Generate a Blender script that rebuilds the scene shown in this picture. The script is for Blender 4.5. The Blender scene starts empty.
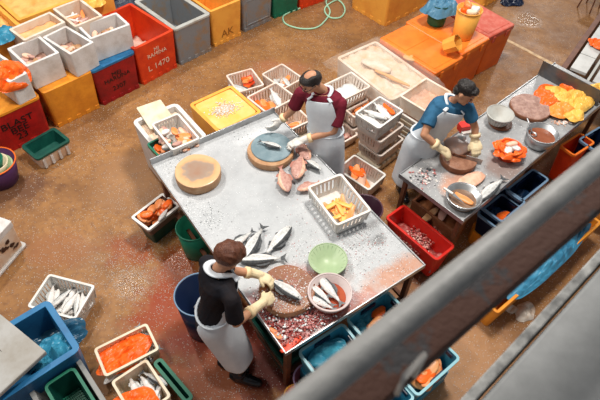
import bpy, math, random
from mathutils import Vector, Matrix, noise
V = Vector
PI = math.pi
rnd = random.Random(7)
scn = bpy.context.scene
COL = scn.collection

# ------------------------------------------------------------------ camera
F_PX, TILT, ROLL, HC = 545.0, math.radians(40.35), math.radians(2.9), 4.8
FW = V((0, math.sin(TILT), -math.cos(TILT)))
R0 = V((1, 0, 0)); U0 = V((0, math.cos(TILT), math.sin(TILT)))
RT = R0 * math.cos(ROLL) + U0 * math.sin(ROLL)
UP = -R0 * math.sin(ROLL) + U0 * math.cos(ROLL)
cd = bpy.data.cameras.new('camera'); cam = bpy.data.objects.new('camera', cd); COL.objects.link(cam)
m = Matrix((RT, UP, -FW)).transposed().to_4x4(); m.translation = V((0, 0, HC)); cam.matrix_world = m
cd.sensor_width = 36; cd.lens = F_PX * 36 / 600; cd.clip_start = 0.05
cd.dof.use_dof = True; cd.dof.focus_distance = 4.9; cd.dof.aperture_fstop = 3.6
scn.camera = cam
scn.view_settings.view_transform = 'Standard'; scn.view_settings.look = 'None'
scn.view_settings.exposure = 0.0; scn.view_settings.gamma = 1; scn.view_settings.use_curve_mapping = False

# ------------------------------------------------------------------ light
w = bpy.data.worlds.new('hall_air'); scn.world = w; w.use_nodes = True
w.node_tree.nodes['Background'].inputs[0].default_value = (0.90, 0.94, 1.0, 1)
w.node_tree.nodes['Background'].inputs[1].default_value = 0.30
def area(name, loc, sx, sy, power, col, look=(0, 0, 0)):
    l = bpy.data.lights.new(name, 'AREA'); l.shape = 'RECTANGLE'; l.size = sx; l.size_y = sy
    l.energy = power; l.color = col
    o = bpy.data.objects.new(name, l); COL.objects.link(o); o.location = loc
    o.rotation_euler = (V(look) - V(loc)).to_track_quat('-Z', 'Y').to_euler()
    return o
area('hall_lamp', (-4.05, 6.75, 7.6), 0.42, 0.42, 300, (1.0, 0.96, 0.90), (-0.8, 4.0, 0))
area('hall_lamp', (6.35, 14.15, 5.6), 0.6, 0.6, 260, (1.0, 0.97, 0.92), (2.2, 5.5, 0))
area('hall_lamp', (1.2, 4.6, 7.8), 1.3, 1.0, 500, (1.0, 0.95, 0.88), (0.4, 4.0, 0))
area('hall_lamp', (-3.6, 2.4, 7.2), 1.4, 1.0, 190, (1.0, 0.94, 0.86), (-1.2, 3.5, 0))

# ------------------------------------------------------------------ helpers
def at(px, py, z=0.0):
    d = FW * F_PX + RT * (px - 300) - UP * (py - 200)
    t = (HC - z) / -d.z
    return V((d.x * t, d.y * t, z))

MATS = {}
def mat(name, col, rough=0.5, col2=None, scale=6.0, amt=0.5, bump=0.0, bscale=40.0, metal=0.0, alpha=1.0, trans=0.0, spec=0.32, sharp=0.15, sss=0.0):
    if name in MATS: return MATS[name]
    M = bpy.data.materials.new(name); M.use_nodes = True; MATS[name] = M
    nt = M.node_tree; b = nt.nodes['Principled BSDF']
    b.inputs['Roughness'].default_value = rough; b.inputs['Metallic'].default_value = metal
    b.inputs['Specular IOR Level'].default_value = spec
    b.inputs['Alpha'].default_value = alpha; b.inputs['Transmission Weight'].default_value = trans
    tc = nt.nodes.new('ShaderNodeTexCoord')
    if col2:
        n = nt.nodes.new('ShaderNodeTexNoise'); n.inputs['Scale'].default_value = scale; n.inputs['Detail'].default_value = 6; n.inputs['Roughness'].default_value = .65
        nt.links.new(tc.outputs['Object'], n.inputs['Vector'])
        r = nt.nodes.new('ShaderNodeMapRange'); r.inputs[1].default_value = 1 - amt - sharp + .0; r.inputs[2].default_value = 1 - amt + sharp
        nt.links.new(n.outputs[0], r.inputs[0])
        x = nt.nodes.new('ShaderNodeMix'); x.data_type = 'RGBA'
        x.inputs[6].default_value = (*col, 1); x.inputs[7].default_value = (*col2, 1)
        nt.links.new(r.outputs[0], x.inputs[0]); nt.links.new(x.outputs[2], b.inputs['Base Color'])
    else: b.inputs['Base Color'].default_value = (*col, 1)
    if bump:
        n2 = nt.nodes.new('ShaderNodeTexNoise'); n2.inputs['Scale'].default_value = bscale; n2.inputs['Detail'].default_value = 5
        nt.links.new(tc.outputs['Object'], n2.inputs['Vector'])
        bp = nt.nodes.new('ShaderNodeBump'); bp.inputs['Strength'].default_value = bump; bp.inputs['Distance'].default_value = .01
        nt.links.new(n2.outputs[0], bp.inputs['Height']); nt.links.new(bp.outputs[0], b.inputs['Normal'])
    return M

class MB:
    def __init__(s): s.v = []; s.f = []; s.m = []
    def add(s, vs, fs, mi=0):
        o = len(s.v); s.v += [V(p) for p in vs]; s.f += [tuple(i + o for i in f) for f in fs]; s.m += [mi] * len(fs); return s
    def box(s, c, d, rz=0.0, mi=0, rot=None):
        M_ = rot if rot else Matrix.Rotation(rz, 3, 'Z')
        c = V(c); h = V(d) * .5
        vs = [c + M_ @ V((x * h.x, y * h.y, z * h.z)) for z in (-1, 1) for x, y in ((-1, -1), (1, -1), (1, 1), (-1, 1))]
        return s.add(vs, [(3, 2, 1, 0), (4, 5, 6, 7), (0, 1, 5, 4), (1, 2, 6, 5), (2, 3, 7, 6), (3, 0, 4, 7)], mi)
    def loft(s, rings, cap0=True, cap1=True, closed=True, mi=0):
        n = len(rings[0]); vs = [p for r in rings for p in r]; fs = []
        for i in range(len(rings) - 1):
            for j in range(n if closed else n - 1):
                k = (j + 1) % n
                fs.append((i * n + j, i * n + k, (i + 1) * n + k, (i + 1) * n + j))
        if cap0: fs.append(tuple(reversed(range(n))))
        if cap1: fs.append(tuple(range((len(rings) - 1) * n, len(rings) * n)))
        return s.add(vs, fs, mi)
    def revolve(s, prof, n=28, c=(0, 0, 0), cap0=True, cap1=True, mi=0, wob=0.0, seed=0):
        c = V(c); rings = []
        for r, z in prof:
            ring = []
            for j in range(n):
                a = 2 * PI * j / n; rr = r
                if wob: rr = r * (1 + wob * noise.noise(V((math.cos(a) * 1.3 + seed, math.sin(a) * 1.3, 0))))
                ring.append(c + V((rr * math.cos(a), rr * math.sin(a), z)))
            rings.append(ring)
        return s.loft(rings, cap0, cap1, True, mi)
    def tube(s, path, r, n=8, mi=0, closed=False, flat=1.0, up=(0, 0, 1)):
        P = [V(p) for p in path]; rings = []; N = len(P)
        for i, p in enumerate(P):
            a = P[(i - 1) % N] if closed else P[max(i - 1, 0)]; b = P[(i + 1) % N] if closed else P[min(i + 1, N - 1)]
            t = (b - a).normalized(); sd = t.cross(V(up))
            if sd.length < 1e-3: sd = t.cross(V((1, 0, 0)))
            sd.normalize(); u = sd.cross(t)
            rr = r[i] if isinstance(r, (list, tuple)) else r
            rings.append([p + sd * math.cos(2 * PI * k / n) * rr + u * math.sin(2 * PI * k / n) * rr * flat for k in range(n)])
        if closed: rings.append(rings[0]); return s.loft(rings, False, False, True, mi)
        return s.loft(rings, True, True, True, mi)
    def mesh(s, name, mats, smooth=False):
        me = bpy.data.meshes.new(name); me.from_pydata([tuple(p) for p in s.v], [], s.f)
        for M_ in (mats if isinstance(mats, (list, tuple)) else [mats]): me.materials.append(M_)
        me.polygons.foreach_set('material_index', s.m)
        if smooth: me.polygons.foreach_set('use_smooth', [True] * len(me.polygons))
        me.update(); return me
    def obj(s, name, mats, parent=None, smooth=False, bevel=0.0, sub=0):
        o = bpy.data.objects.new(name, s.mesh(name, mats, smooth)); COL.objects.link(o)
        if parent: o.parent = parent
        if bevel:
            b = o.modifiers.new('bevel', 'BEVEL'); b.width = bevel; b.segments = 2; b.limit_method = 'ANGLE'; b.angle_limit = .7
        if sub:
            b = o.modifiers.new('subd', 'SUBSURF'); b.levels = sub; b.render_levels = sub
        return o

def tag(o, label, cat, group=None, kind=None):
    o['label'] = label; o['category'] = cat
    if group: o['group'] = group
    if kind: o['kind'] = kind
    return o
def thing(name, label, cat, loc=(0, 0, 0), rz=0.0, group=None):
    o = bpy.data.objects.new(name, None); COL.objects.link(o); o.location = loc; o.rotation_euler = (0, 0, rz); o.empty_display_size = .1
    return tag(o, label, cat, group)
def structure(o): o['kind'] = 'structure'; return o
def rel(o, label=None, cat=None, group=None, loc=None, rot=None, sc=None):
    c = o.copy(); COL.objects.link(c)
    for ch in o.children:
        d = ch.copy(); COL.objects.link(d); d.parent = c
        for g in ch.children:
            e = g.copy(); COL.objects.link(e); e.parent = d
    if label: c['label'] = label
    if group: c['group'] = group
    elif 'group' in c: del c['group']
    if loc is not None: c.location = loc
    if rot is not None: c.rotation_euler = rot
    if sc is not None: c.scale = (sc, sc, sc) if not hasattr(sc, '__len__') else sc
    return c
def quad(p0, p1, p2, z):
    a, b, c = at(*p0, z), at(*p1, z), at(*p2, z)
    e1 = b - a; e2 = c - b; L, W = e1.length, e2.length
    y1 = math.atan2(e1.y, e1.x); y2 = math.atan2(e2.y, e2.x)
    s = 1 if e1.cross(e2).z > 0 else -1
    y2 -= s * PI / 2
    d = (y2 - y1 + PI) % (2 * PI) - PI
    yaw = y1 + d * W / (L + W)
    ctr = (a + c) / 2
    return ctr, yaw, L, W
def rr(L, W, r, z, n=4, c=(0, 0)):
    r = min(r, L / 2 - .001, W / 2 - .001); out = []
    for k, (sx, sy) in enumerate(((1, 1), (-1, 1), (-1, -1), (1, -1))):
        for i in range(n):
            a = PI / 2 * (k + i / (n - 1))
            out.append(V((c[0] + sx * (L / 2 - r) + r * math.cos(a), c[1] + sy * (W / 2 - r) + r * math.sin(a), z)))
    return out

def remesh(mb, voxel, smooth=4):
    o = mb.obj('tmp', MATS['skin'])
    r = o.modifiers.new('r', 'REMESH'); r.mode = 'VOXEL'; r.voxel_size = voxel
    if smooth:
        q = o.modifiers.new('s', 'SMOOTH'); q.factor = .5; q.iterations = smooth
    dg = bpy.context.evaluated_depsgraph_get(); dg.update()
    me = bpy.data.meshes.new_from_object(o.evaluated_get(dg))
    old = o.data; bpy.data.objects.remove(o); bpy.data.meshes.remove(old)
    return me
def meshobj(name, me, M_, parent=None, smooth=True):
    me.materials.clear(); me.materials.append(M_); me.name = name
    if smooth: me.polygons.foreach_set('use_smooth', [True] * len(me.polygons))
    o = bpy.data.objects.new(name, me); COL.objects.link(o)
    if parent: o.parent = parent
    return o
def text_mesh(body, size, name, M_, parent, loc, rot, squash=1.0):
    c = bpy.data.curves.new('txt', 'FONT'); c.body = body; c.size = size; c.align_x = 'CENTER'; c.align_y = 'CENTER'; c.extrude = .0015; c.space_line = .8
    o = bpy.data.objects.new('txt', c); COL.objects.link(o)
    dg = bpy.context.evaluated_depsgraph_get(); dg.update()
    me = bpy.data.meshes.new_from_object(o.evaluated_get(dg)); bpy.data.objects.remove(o); bpy.data.curves.remove(c)
    q = meshobj(name, me, M_, parent, False); q.location = loc; q.rotation_euler = rot; q.scale = (squash, 1, 1); return q

# ------------------------------------------------------------------ materials
skin = mat('skin', (.52, .26, .15), .5, (.42, .18, .10), 8, .4)
M_foam = mat('foam', (.70, .68, .66), .6, (.50, .45, .40), 5, .42, .3, 60)
M_foam_warm = mat('foam_warm', (.74, .64, .54), .6, (.62, .36, .18), 4, .42, .3, 60)
M_wcrate = mat('white_plastic', (.80, .70, .62), .4, (.70, .45, .32), 6, .4)
M_wcrate2 = mat('cool_white_plastic', (.76, .74, .70), .4, (.6, .52, .44), 6, .4)
M_cream = mat('cream_plastic', (.75, .66, .50), .5, (.60, .42, .25), 6, .4)
M_orange = mat('orange_plastic', (.90, .17, .02), .35, (.70, .10, .015), 4, .45)
M_orange2 = mat('bright_orange_plastic', (.95, .24, .03), .35, (.85, .16, .02), 4, .45)
M_redor = mat('red_orange_plastic', (.74, .062, .012), .4, (.55, .03, .01), 5, .45, .2, 30)
M_red = mat('red_plastic', (.50, .014, .012), .4, (.26, .01, .01), 5, .45, .2, 30)
M_dred = mat('dark_red_plastic', (.36, .012, .014), .4, (.18, .01, .012), 5, .45, .2, 30)
M_pinkred = mat('faded_red_lid', (.60, .10, .06), .6, (.72, .24, .17), 9, .4)
M_yel = mat('yellow_plastic', (.83, .32, .028), .4, (.62, .20, .02), 5, .45, .25, 30)
M_yel2 = mat('golden_plastic', (.88, .42, .07), .4, (.75, .30, .05), 5, .42, .2, 30)
M_grey = mat('grey_plastic', (.22, .235, .25), .5, (.30, .19, .10), 5, .42, .3, 30, sharp=.1)
M_greyrim = mat('pale_grey_rim', (.46, .46, .43), .5, (.34, .30, .25), 5, .4)
M_dgrey = mat('slate_plastic', (.05, .06, .09), .4)
M_green = mat('green_plastic', (.01, .16, .09), .4, (.008, .08, .05), 5, .4)
M_dgreen = mat('dark_green_plastic', (.005, .06, .045), .35, (.01, .10, .07), 9, .4)
M_blue = mat('blue_plastic', (.025, .17, .36), .35, (.015, .09, .22), 4, .42)
M_teal = mat('teal_plastic', (.05, .30, .42), .35, (.03, .18, .29), 4, .42)
M_tealrim = mat('pale_teal_rim', (.25, .50, .56), .35)
M_navy = mat('navy_plastic', (.005, .012, .04), .3, (.006, .016, .045), 6, .4)
M_paleblue = mat('pale_blue_rim', (.16, .26, .38), .35)
M_steel = mat('steel', (.42, .43, .44), .35, (.25, .24, .23), 7, .4, metal=.75)
M_dsteel = mat('dark_wet_steel', (.10, .10, .105), .25, (.17, .13, .10), 7, .4, metal=.4)
M_rust = mat('rusty_iron', (.10, .04, .022), .6, (.20, .07, .03), 9, .45, .4, 50)
M_wood = mat('chopping_wood', (.40, .20, .09), .5, (.52, .32, .18), 12, .45, .4, 60)
M_woodtop = mat('wet_wood_top', (.66, .42, .26), .35, (.50, .24, .11), 7, .42, .2, 80)
M_dwood = mat('dark_wet_wood', (.16, .055, .025), .4, (.28, .11, .05), 10, .45, .4, 60)
M_silver = mat('fish_silver', (.60, .60, .58), .32, (.36, .36, .35), 14, .45, .2, 90, spec=.8)
M_belly = mat('fish_belly', (.78, .74, .70), .3, (.55, .50, .48), 12, .4)
M_fdark = mat('fish_back', (.06, .065, .07), .3, (.16, .16, .16), 20, .4)
M_redfish = mat('red_snapper', (.56, .33, .27), .35, (.36, .16, .13), 12, .45, .2, 90)
M_pfin = mat('snapper_fin', (.40, .17, .13), .4)
M_eye = mat('eye_black', (.008, .008, .008), .15)
M_salmon = mat('salmon_flesh', (.86, .26, .07), .35, (.92, .44, .22), 18, .4)
M_paleflesh = mat('pale_flesh', (.80, .52, .38), .4, (.70, .30, .18), 12, .42)
M_bloodmeat = mat('blood_meat', (.28, .02, .02), .25, (.52, .20, .17), 25, .45)
M_pinkmeat = mat('pink_scraps', (.60, .30, .28), .3, (.34, .05, .05), 30, .45)
M_ice = mat('crushed_ice', (.74, .62, .50), .45, (.74, .42, .22), 5, .45, .6, 60)
M_icew = mat('white_ice', (.78, .80, .80), .3, (.60, .60, .58), 25, .4, .6, 70)
M_amber = mat('amber_liquid', (.55, .16, .04), .12, (.68, .26, .08), 6, .4)
M_dliquid = mat('brown_liquid', (.25, .075, .035), .1, (.36, .13, .07), 6, .4)
M_bag = mat('orange_bag', (.95, .15, .015), .32, (.80, .09, .01), 6, .4, .3, 30)
M_ybag = mat('yellow_bag', (.90, .52, .10), .32, (.82, .40, .06), 6, .4, .3, 30)
M_bbag = mat('blue_bag', (.04, .25, .38), .3, (.025, .15, .26), 6, .4, .3, 30)
M_black = mat('black_paint', (.012, .01, .01), .5)
M_white = mat('white_paint', (.72, .55, .42), .5)
M_rope = mat('mint_hose', (.38, .66, .46), .4)
M_glove = mat('white_glove', (.74, .72, .68), .7, (.62, .58, .52), 20, .45, .3, 120)
M_gcream = mat('cream_glove', (.80, .66, .42), .55, (.72, .55, .33), 20, .45, .2, 60)
M_cuff = mat('yellow_cuff', (.82, .62, .36), .6)
M_apron = mat('white_apron', (.66, .70, .74), .45, (.56, .60, .64), 6, .45, .3, 14)
M_maroon = mat('maroon_cloth', (.17, .015, .03), .8, (.11, .01, .02), 9, .45, .4, 40, spec=.15)
M_bluecloth = mat('blue_cloth', (.035, .13, .24), .8, (.022, .09, .17), 9, .45, .4, 40, spec=.15)
M_blackcloth = mat('black_cloth', (.010, .010, .014), .8, (.018, .012, .012), 9, .45, .4, 40, spec=.15)
M_trouser = mat('dark_trousers', (.02, .022, .03), .8)
M_hairblk = mat('black_hair', (.010, .008, .008), .4, (.03, .022, .018), 60, .45, .8, 120)
M_hairbrn = mat('brown_hair', (.085, .025, .012), .4, (.15, .055, .028), 50, .45, .8, 120)
M_boot = mat('rubber_boot', (.01, .011, .013), .18)
M_mintcol = mat('pale_green_plastic', (.37, .47, .28), .35, (.31, .42, .24), 8, .4)
M_pinkbasin = mat('pale_pink_plastic', (.60, .50, .48), .35, (.48, .36, .34), 8, .4)

def node(nt, t, **kw):
    n = nt.nodes.new(t)
    for k, v in kw.items(): setattr(n, k, v)
    return n
def blotch_material(name, base, base2, spots, rough, flecks, tex='Object', bump=.3, grime=None, fleckcol=(.80, .78, .74), seams=False, puddles=(), fs=(.42, .3)):
    """spots: (x, y, rx, ry, colour, strength): stains with their own place on the surface; flecks: (base density, [(x,y,r)])."""
    M = bpy.data.materials.new(name); M.use_nodes = True; nt = M.node_tree; b = nt.nodes['Principled BSDF']; L = nt.links
    tc = node(nt, 'ShaderNodeTexCoord'); P = tc.outputs[tex]
    def nz(sc, det=6, ro=.6):
        n = node(nt, 'ShaderNodeTexNoise'); n.inputs['Scale'].default_value = sc; n.inputs['Detail'].default_value = det; n.inputs['Roughness'].default_value = ro; L.new(P, n.inputs['Vector']); return n.outputs[0]
    def rng(x, a, c, o0=0., o1=1.):
        r = node(nt, 'ShaderNodeMapRange'); r.inputs[1].default_value = a; r.inputs[2].default_value = c; r.inputs[3].default_value = o0; r.inputs[4].default_value = o1; L.new(x, r.inputs[0]); return r.outputs[0]
    def mth(op, a, c):
        q = node(nt, 'ShaderNodeMath', operation=op)
        for i, x in enumerate((a, c)):
            if isinstance(x, (int, float)): q.inputs[i].default_value = x
            else: L.new(x, q.inputs[i])
        return q.outputs[0]
    def mix(fac, a, c):
        x = node(nt, 'ShaderNodeMix', data_type='RGBA'); L.new(fac, x.inputs[0])
        for i, q in ((6, a), (7, c)):
            if isinstance(q, tuple): x.inputs[i].default_value = (*q, 1)
            else: L.new(q, x.inputs[i])
        return x.outputs[2]
    def radial(x, y, rx, ry):
        mp = node(nt, 'ShaderNodeMapping'); mp.vector_type = 'POINT'
        mp.inputs['Location'].default_value = (-x / rx, -y / ry, 0); mp.inputs['Scale'].default_value = (1 / rx, 1 / ry, 0)
        L.new(P, mp.inputs['Vector'])
        ln = node(nt, 'ShaderNodeVectorMath', operation='LENGTH'); L.new(mp.outputs[0], ln.inputs[0])
        return ln.outputs['Value']
    col = mix(rng(nz(1.6), .38, .62), base, base2)
    fine = nz(14, 8, .7)
    if grime: col = mix(mth('MULTIPLY', rng(fine, .48, .62), .55), col, grime)
    big = nz(3.2, 7, .7)
    for (x, y, rx, ry, c, st) in spots:
        d = radial(x, y, rx, ry)
        msk = rng(mth('SUBTRACT', mth('ADD', big, big), d), .0, .55)
        col = mix(mth('MULTIPLY', msk, st), col, c)
    if seams:
        for (ax, off, ang) in seams:
            mp = node(nt, 'ShaderNodeMapping'); mp.inputs['Rotation'].default_value = (0, 0, ang); L.new(P, mp.inputs['Vector'])
            sx = node(nt, 'ShaderNodeSeparateXYZ'); L.new(mp.outputs[0], sx.inputs[0])
            dd = mth('ABSOLUTE', mth('SUBTRACT', sx.outputs[ax], off), 0)
            col = mix(mth('MULTIPLY', rng(dd, .03, .012), .55), col, (.10, .045, .025))
    # scales, ice crumbs and the floor's painted lamp glare: small cells switched on at random
    vo = node(nt, 'ShaderNodeTexVoronoi'); vo.inputs['Scale'].default_value = flecks[2]; L.new(P, vo.inputs['Vector'])
    sp = node(nt, 'ShaderNodeSeparateColor'); L.new(vo.outputs['Color'], sp.inputs[0])
    dens = rng(nz(2.1), .35, .75, 0, flecks[0] * 2)
    for (x, y, r, s_) in flecks[1]:
        d = radial(x, y, r, r)
        dens = mth('ADD', dens, mth('MULTIPLY', rng(mth('SUBTRACT', mth('ADD', big, .5), d), 0, .9), s_))
    on = mth('LESS_THAN', sp.outputs[0], dens)
    near = rng(vo.outputs['Distance'], *fs)
    fk = mth('MULTIPLY', on, near)
    col = mix(fk, col, fleckcol)
    L.new(col, b.inputs['Base Color'])
    ro_ = rng(nz(2.6), .35, .65, rough[0], rough[1])
    for (x, y, r) in puddles:
        mk = rng(mth('SUBTRACT', mth('ADD', big, .5), radial(x, y, r, r)), .0, .35)
        ro_ = mth('ADD', mth('MULTIPLY', ro_, mth('SUBTRACT', 1, mk)), mth('MULTIPLY', mk, .16))
    L.new(ro_, b.inputs['Roughness'])
    bp = node(nt, 'ShaderNodeBump'); bp.inputs['Strength'].default_value = bump; bp.inputs['Distance'].default_value = .008
    L.new(mth('ADD', fine, fk), bp.inputs['Height']); L.new(bp.outputs[0], b.inputs['Normal'])
    return M

# ------------------------------------------------------------------ structure
def S(px, py, rx, ry, c, st): p = at(px, py); return (p.x, p.y, rx, ry, c, st)
def Fk(px, py, r, s): p = at(px, py); return (p.x, p.y, r, s)
RB = (.30, .040, .006)
sp = [S(190, 320, .8, .55, RB, .85), S(240, 350, .75, .6, (.22, .028, .012), .95), S(175, 270, .35, .5, RB, .7), S(130, 250, .35, .25, RB, .5),
      S(215, 385, .6, .4, (.24, .06, .015), .85), S(12, 190, .6, .35, (.10, .04, .025), .7), S(280, 370, .45, .4, (.12, .02, .012), .9),
      S(280, 70, .55, .3, (.42, .16, .08), .5), S(350, 190, .5, .5, (.22, .075, .03), .7), S(400, 260, .6, .5, (.14, .035, .02), .85),
      S(60, 250, .5, .35, (.33, .13, .05), .6), S(500, 60, .5, .35, (.22, .13, .08), .5), S(420, 370, 1.2, 1.0, (.42, .22, .11), .8),
      S(130, 180, .5, .6, (.37, .20, .10), .5)]
Mfloor = blotch_material('wet_concrete', (.37, .178, .062), (.235, .108, .038), sp, (.36, .6),
    (.17, [Fk(132, 285, .25, .9), Fk(136, 280, .6, .35), Fk(528, 20, .34, .6), Fk(190, 250, .5, .2), Fk(110, 240, .9, .16), Fk(160, 240, .6, .12), Fk(100, 130, .8, .05), Fk(460, 340, .7, .06), Fk(210, 370, .6, .12)], 88), grime=(.17, .075, .035), fleckcol=(.74, .68, .62), fs=(.42, .2), bump=.75,  # densest white flecks, at the two glare puddles, paint speckled lamp glare into the colour
    puddles=[(*at(132, 285).xy, .20), (*at(528, 20).xy, .26), (*at(190, 250).xy, .4)])
Mfloor.node_tree.nodes['Principled BSDF'].inputs['Specular IOR Level'].default_value = .26
fl = MB(); fl.box((0, 5, -.05), (24, 22, .1)); f_o = structure(fl.obj('floor', Mfloor))

# painted line on the floor
a, b = at(488, 30), at(560, 68)
d = (b - a).normalized()
lm = MB(); c_ = (a + b) / 2 + d * 1.2; lm.box((c_.x, c_.y, .002), ((b - a).length + 3.2, .06, .004), math.atan2(d.y, d.x))
structure(lm.obj('trim_1', mat('line_paint', (.72, .50, .26), .5, (.40, .24, .12), 10, .5)))

# mezzanine ledge the photograph is taken from
zl = 3.35
p0, p1 = at(458, 400, zl), at(604, 243, zl)
d = (p1 - p0).normalized(); nrm = V((d.y, -d.x, 0)); yaw = math.atan2(d.y, d.x)
mid = (p0 + p1) / 2
M_conc = mat('painted_concrete', (.23, .235, .235), .7, (.15, .155, .155), 3, .45, .3, 12)
lg = MB(); c_ = mid + nrm * .55; lg.box((c_.x, c_.y, zl - .1), (6.0, 1.02, .2), yaw)
structure(lg.obj('trim_2', M_conc, bevel=.012))
lg = MB(); c_ = mid + nrm * .018; lg.box((c_.x, c_.y, zl - .07), (6.0, .03, .16), yaw)
structure(lg.obj('trim_3', mat('pale_edge', (.27, .27, .26), .6, (.04, .04, .04), 11, .45), bevel=.005))

# handrail with rusty lower bar
zr = 3.95
a, b = at(395, 327, zr), at(530, 217, zr)
d = (b - a).normalized(); 
M_pipe = mat('grey_rail_paint', (.19, .19, .185), .5, (.10, .10, .10), 6, .40, .3, 30)
rail = thing('handrail', 'thick grey painted metal handrail crossing the foreground, rusty bar beneath it', 'railing', ((a + b) / 2)[:])
def L_(p): return V(p) - V(rail.location)
r_ = MB(); r_.tube([L_(a - d * 2.2), L_(a), L_(b), L_(b + d * 2.5)], .027, 24); r_.obj('pipe', M_pipe, rail, True)
z2 = 3.80
a2, b2 = at(405, 360, z2), at(560, 212, z2); d2 = d
side = V((d.y, -d.x, 0))
lb = MB(); c_ = (a2 + b2) / 2 - V(rail.location)
lb.box(c_, (5.0, .088, .012), math.atan2(d.y, d.x))
lb.box(c_ + V((0, 0, -.02)) + side * .04, (5.0, .010, .045), math.atan2(d.y, d.x))
lb.obj('rusty_bar', mat('rail_rust', (.038, .013, .007), .8, (.022, .021, .023), 8, .45, .5, 60, sharp=.03), rail, bevel=.003)
pp = at(405, 376, 3.9); qq = at(424, 355, 3.9)
br = MB(); br.tube([L_(pp - V((0, 0, .08))), L_(pp), L_(qq), L_(qq + V((0.0, 0, -.09)))], .006, 8); br.obj('bracket', mat('bright_rod', (.5, .47, .43), .35), rail, True)

# ------------------------------------------------------------------ containers
def shell(mb, L, W, H, t, taper, r, lip=.0, floor_t=None, mi=0, z0=0.0):
    ft = floor_t or t
    b = taper
    R = [rr(L - 2 * b, W - 2 * b, r, z0), rr(L - 2 * b * .3 - (0.02 if lip else 0) * 0, W - 2 * b * .3, r, z0 + H * .7)]
    if lip: R += [rr(L, W, r, z0 + H - .035), rr(L + 2 * lip, W + 2 * lip, r + lip, z0 + H - .034), rr(L + 2 * lip, W + 2 * lip, r + lip, z0 + H)]
    else: R += [rr(L, W, r, z0 + H)]
    R += [rr(L - 2 * t, W - 2 * t, max(r - t, .004), z0 + H), rr(L - 2 * t - 2 * b, W - 2 * t - 2 * b, max(r - t, .004), z0 + ft)]
    mb.loft(R, mi=mi)
def bin_box(name, label, cat, q, ztop, H, M_, rim=None, t=.04, taper=.03, r=.03, lip=.0, group=None, feet=False, handles=False, zbase=None):
    ctr, yaw, L, W = q
    zb = ztop - H
    root = thing(name, label, cat, (ctr.x, ctr.y, zb), yaw, group)
    m_ = MB(); shell(m_, L - 2 * lip, W - 2 * lip, H - (.012 if rim else 0), t, taper, r, lip)
    if feet:
        for k in range(5): 
            for sy in (-1, 1): m_.box(((k - 2) * L * .2, sy * (W / 2 - taper - .006), .03), (L * .09, .03, .06))
        for k in range(4):
            for sx in (-1, 1): m_.box((sx * (L / 2 - taper - .006), (k - 1.5) * W * .22, .03), (.03, W * .09, .06))
    m_.obj('body', M_, root, bevel=.004)
    if rim:
        m_ = MB(); e = .006
        m_.loft([rr(L + 2 * e, W + 2 * e, r + e, H - .028), rr(L + 2 * e, W + 2 * e, r + e, H), rr(L - 2 * t - e, W - 2 * t - e, max(r - t, .004), H), rr(L - 2 * t + .002, W - 2 * t + .002, max(r - t, .004), H - .02), rr(L - .01, W - .01, r, H - .028)], False, False)
        m_.obj('rim', rim, root)
    if handles:
        for sx in (-1, 1):
            h = MB(); h.box((sx * (L / 2 + lip + .002), 0, H * .72), (.018, W * .32, .03)); h.obj('handle', handles, root, bevel=.004)
    root['dims'] = (L, W, H)
    return root, L, W, H
def slot_crate(name, label, q, ztop, H, M_, group=None, rimM=None, slats=9):
    ctr, yaw, L, W = q
    root = thing(name, label, 'crate', (ctr.x, ctr.y, ztop - H), yaw, group)
    m_ = MB(); b = .03
    m_.loft([rr(L - 2 * b, W - 2 * b, .02, 0), rr(L - 2 * b, W - 2 * b, .02, .012)])
    lo = H * .30
    m_.loft([rr(L - 2 * b, W - 2 * b, .02, 0.0), rr(L - 1.5 * b, W - 1.5 * b, .02, lo), rr(L - 1.5 * b - .012, W - 1.5 * b - .012, .02, lo), rr(L - 2 * b - .012, W - 2 * b - .012, .02, 0.012)], False, False)
    def slat(x0, y0, x1, y1, wd, ang):
        rot = Matrix.Rotation(ang, 3, 'Z')
        dx = V((wd / 2, 0, 0)); dy = V((0, .004, 0))
        vs = []
        for z, (x, y) in ((lo - .01, (x0, y0)), (H - .02, (x1, y1))):
            for s1, s2 in ((-1, -1), (1, -1), (1, 1), (-1, 1)): vs.append(V((x, y, z)) + rot @ (dx * s1 + dy * s2))
        m_.add(vs, [(3, 2, 1, 0), (4, 5, 6, 7), (0, 1, 5, 4), (1, 2, 6, 5), (2, 3, 7, 6), (3, 0, 4, 7)])
    n1 = slats; n2 = max(4, int(slats * W / L))
    for k in range(n1 + 1):
        x = (k / n1 - .5) * (L - .05)
        for s in (-1, 1): slat(x * .95, s * (W / 2 - .75 * b - .004), x, s * (W / 2 - .008), .026 if k not in (0, n1) else .05, 0)
    for k in range(n2 + 1):
        y = (k / n2 - .5) * (W - .05)
        for s in (-1, 1): slat(s * (L / 2 - .75 * b - .004), y * .95, s * (L / 2 - .008), y, .026 if k not in (0, n2) else .05, PI / 2)
    m_.obj('body', M_, root)
    m_ = MB(); e = .008
    m_.loft([rr(L - .02, W - .02, .02, H - .03), rr(L + 2 * e, W + 2 * e, .03, H - .03), rr(L + 2 * e, W + 2 * e, .03, H), rr(L - .03, W - .03, .018, H), rr(L - .03, W - .03, .018, H - .03), rr(L - .02, W - .02, .02, H - .03)], False, False)
    m_.obj('rim', rimM or M_, root, bevel=.002)
    return root, L, W, H
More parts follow.
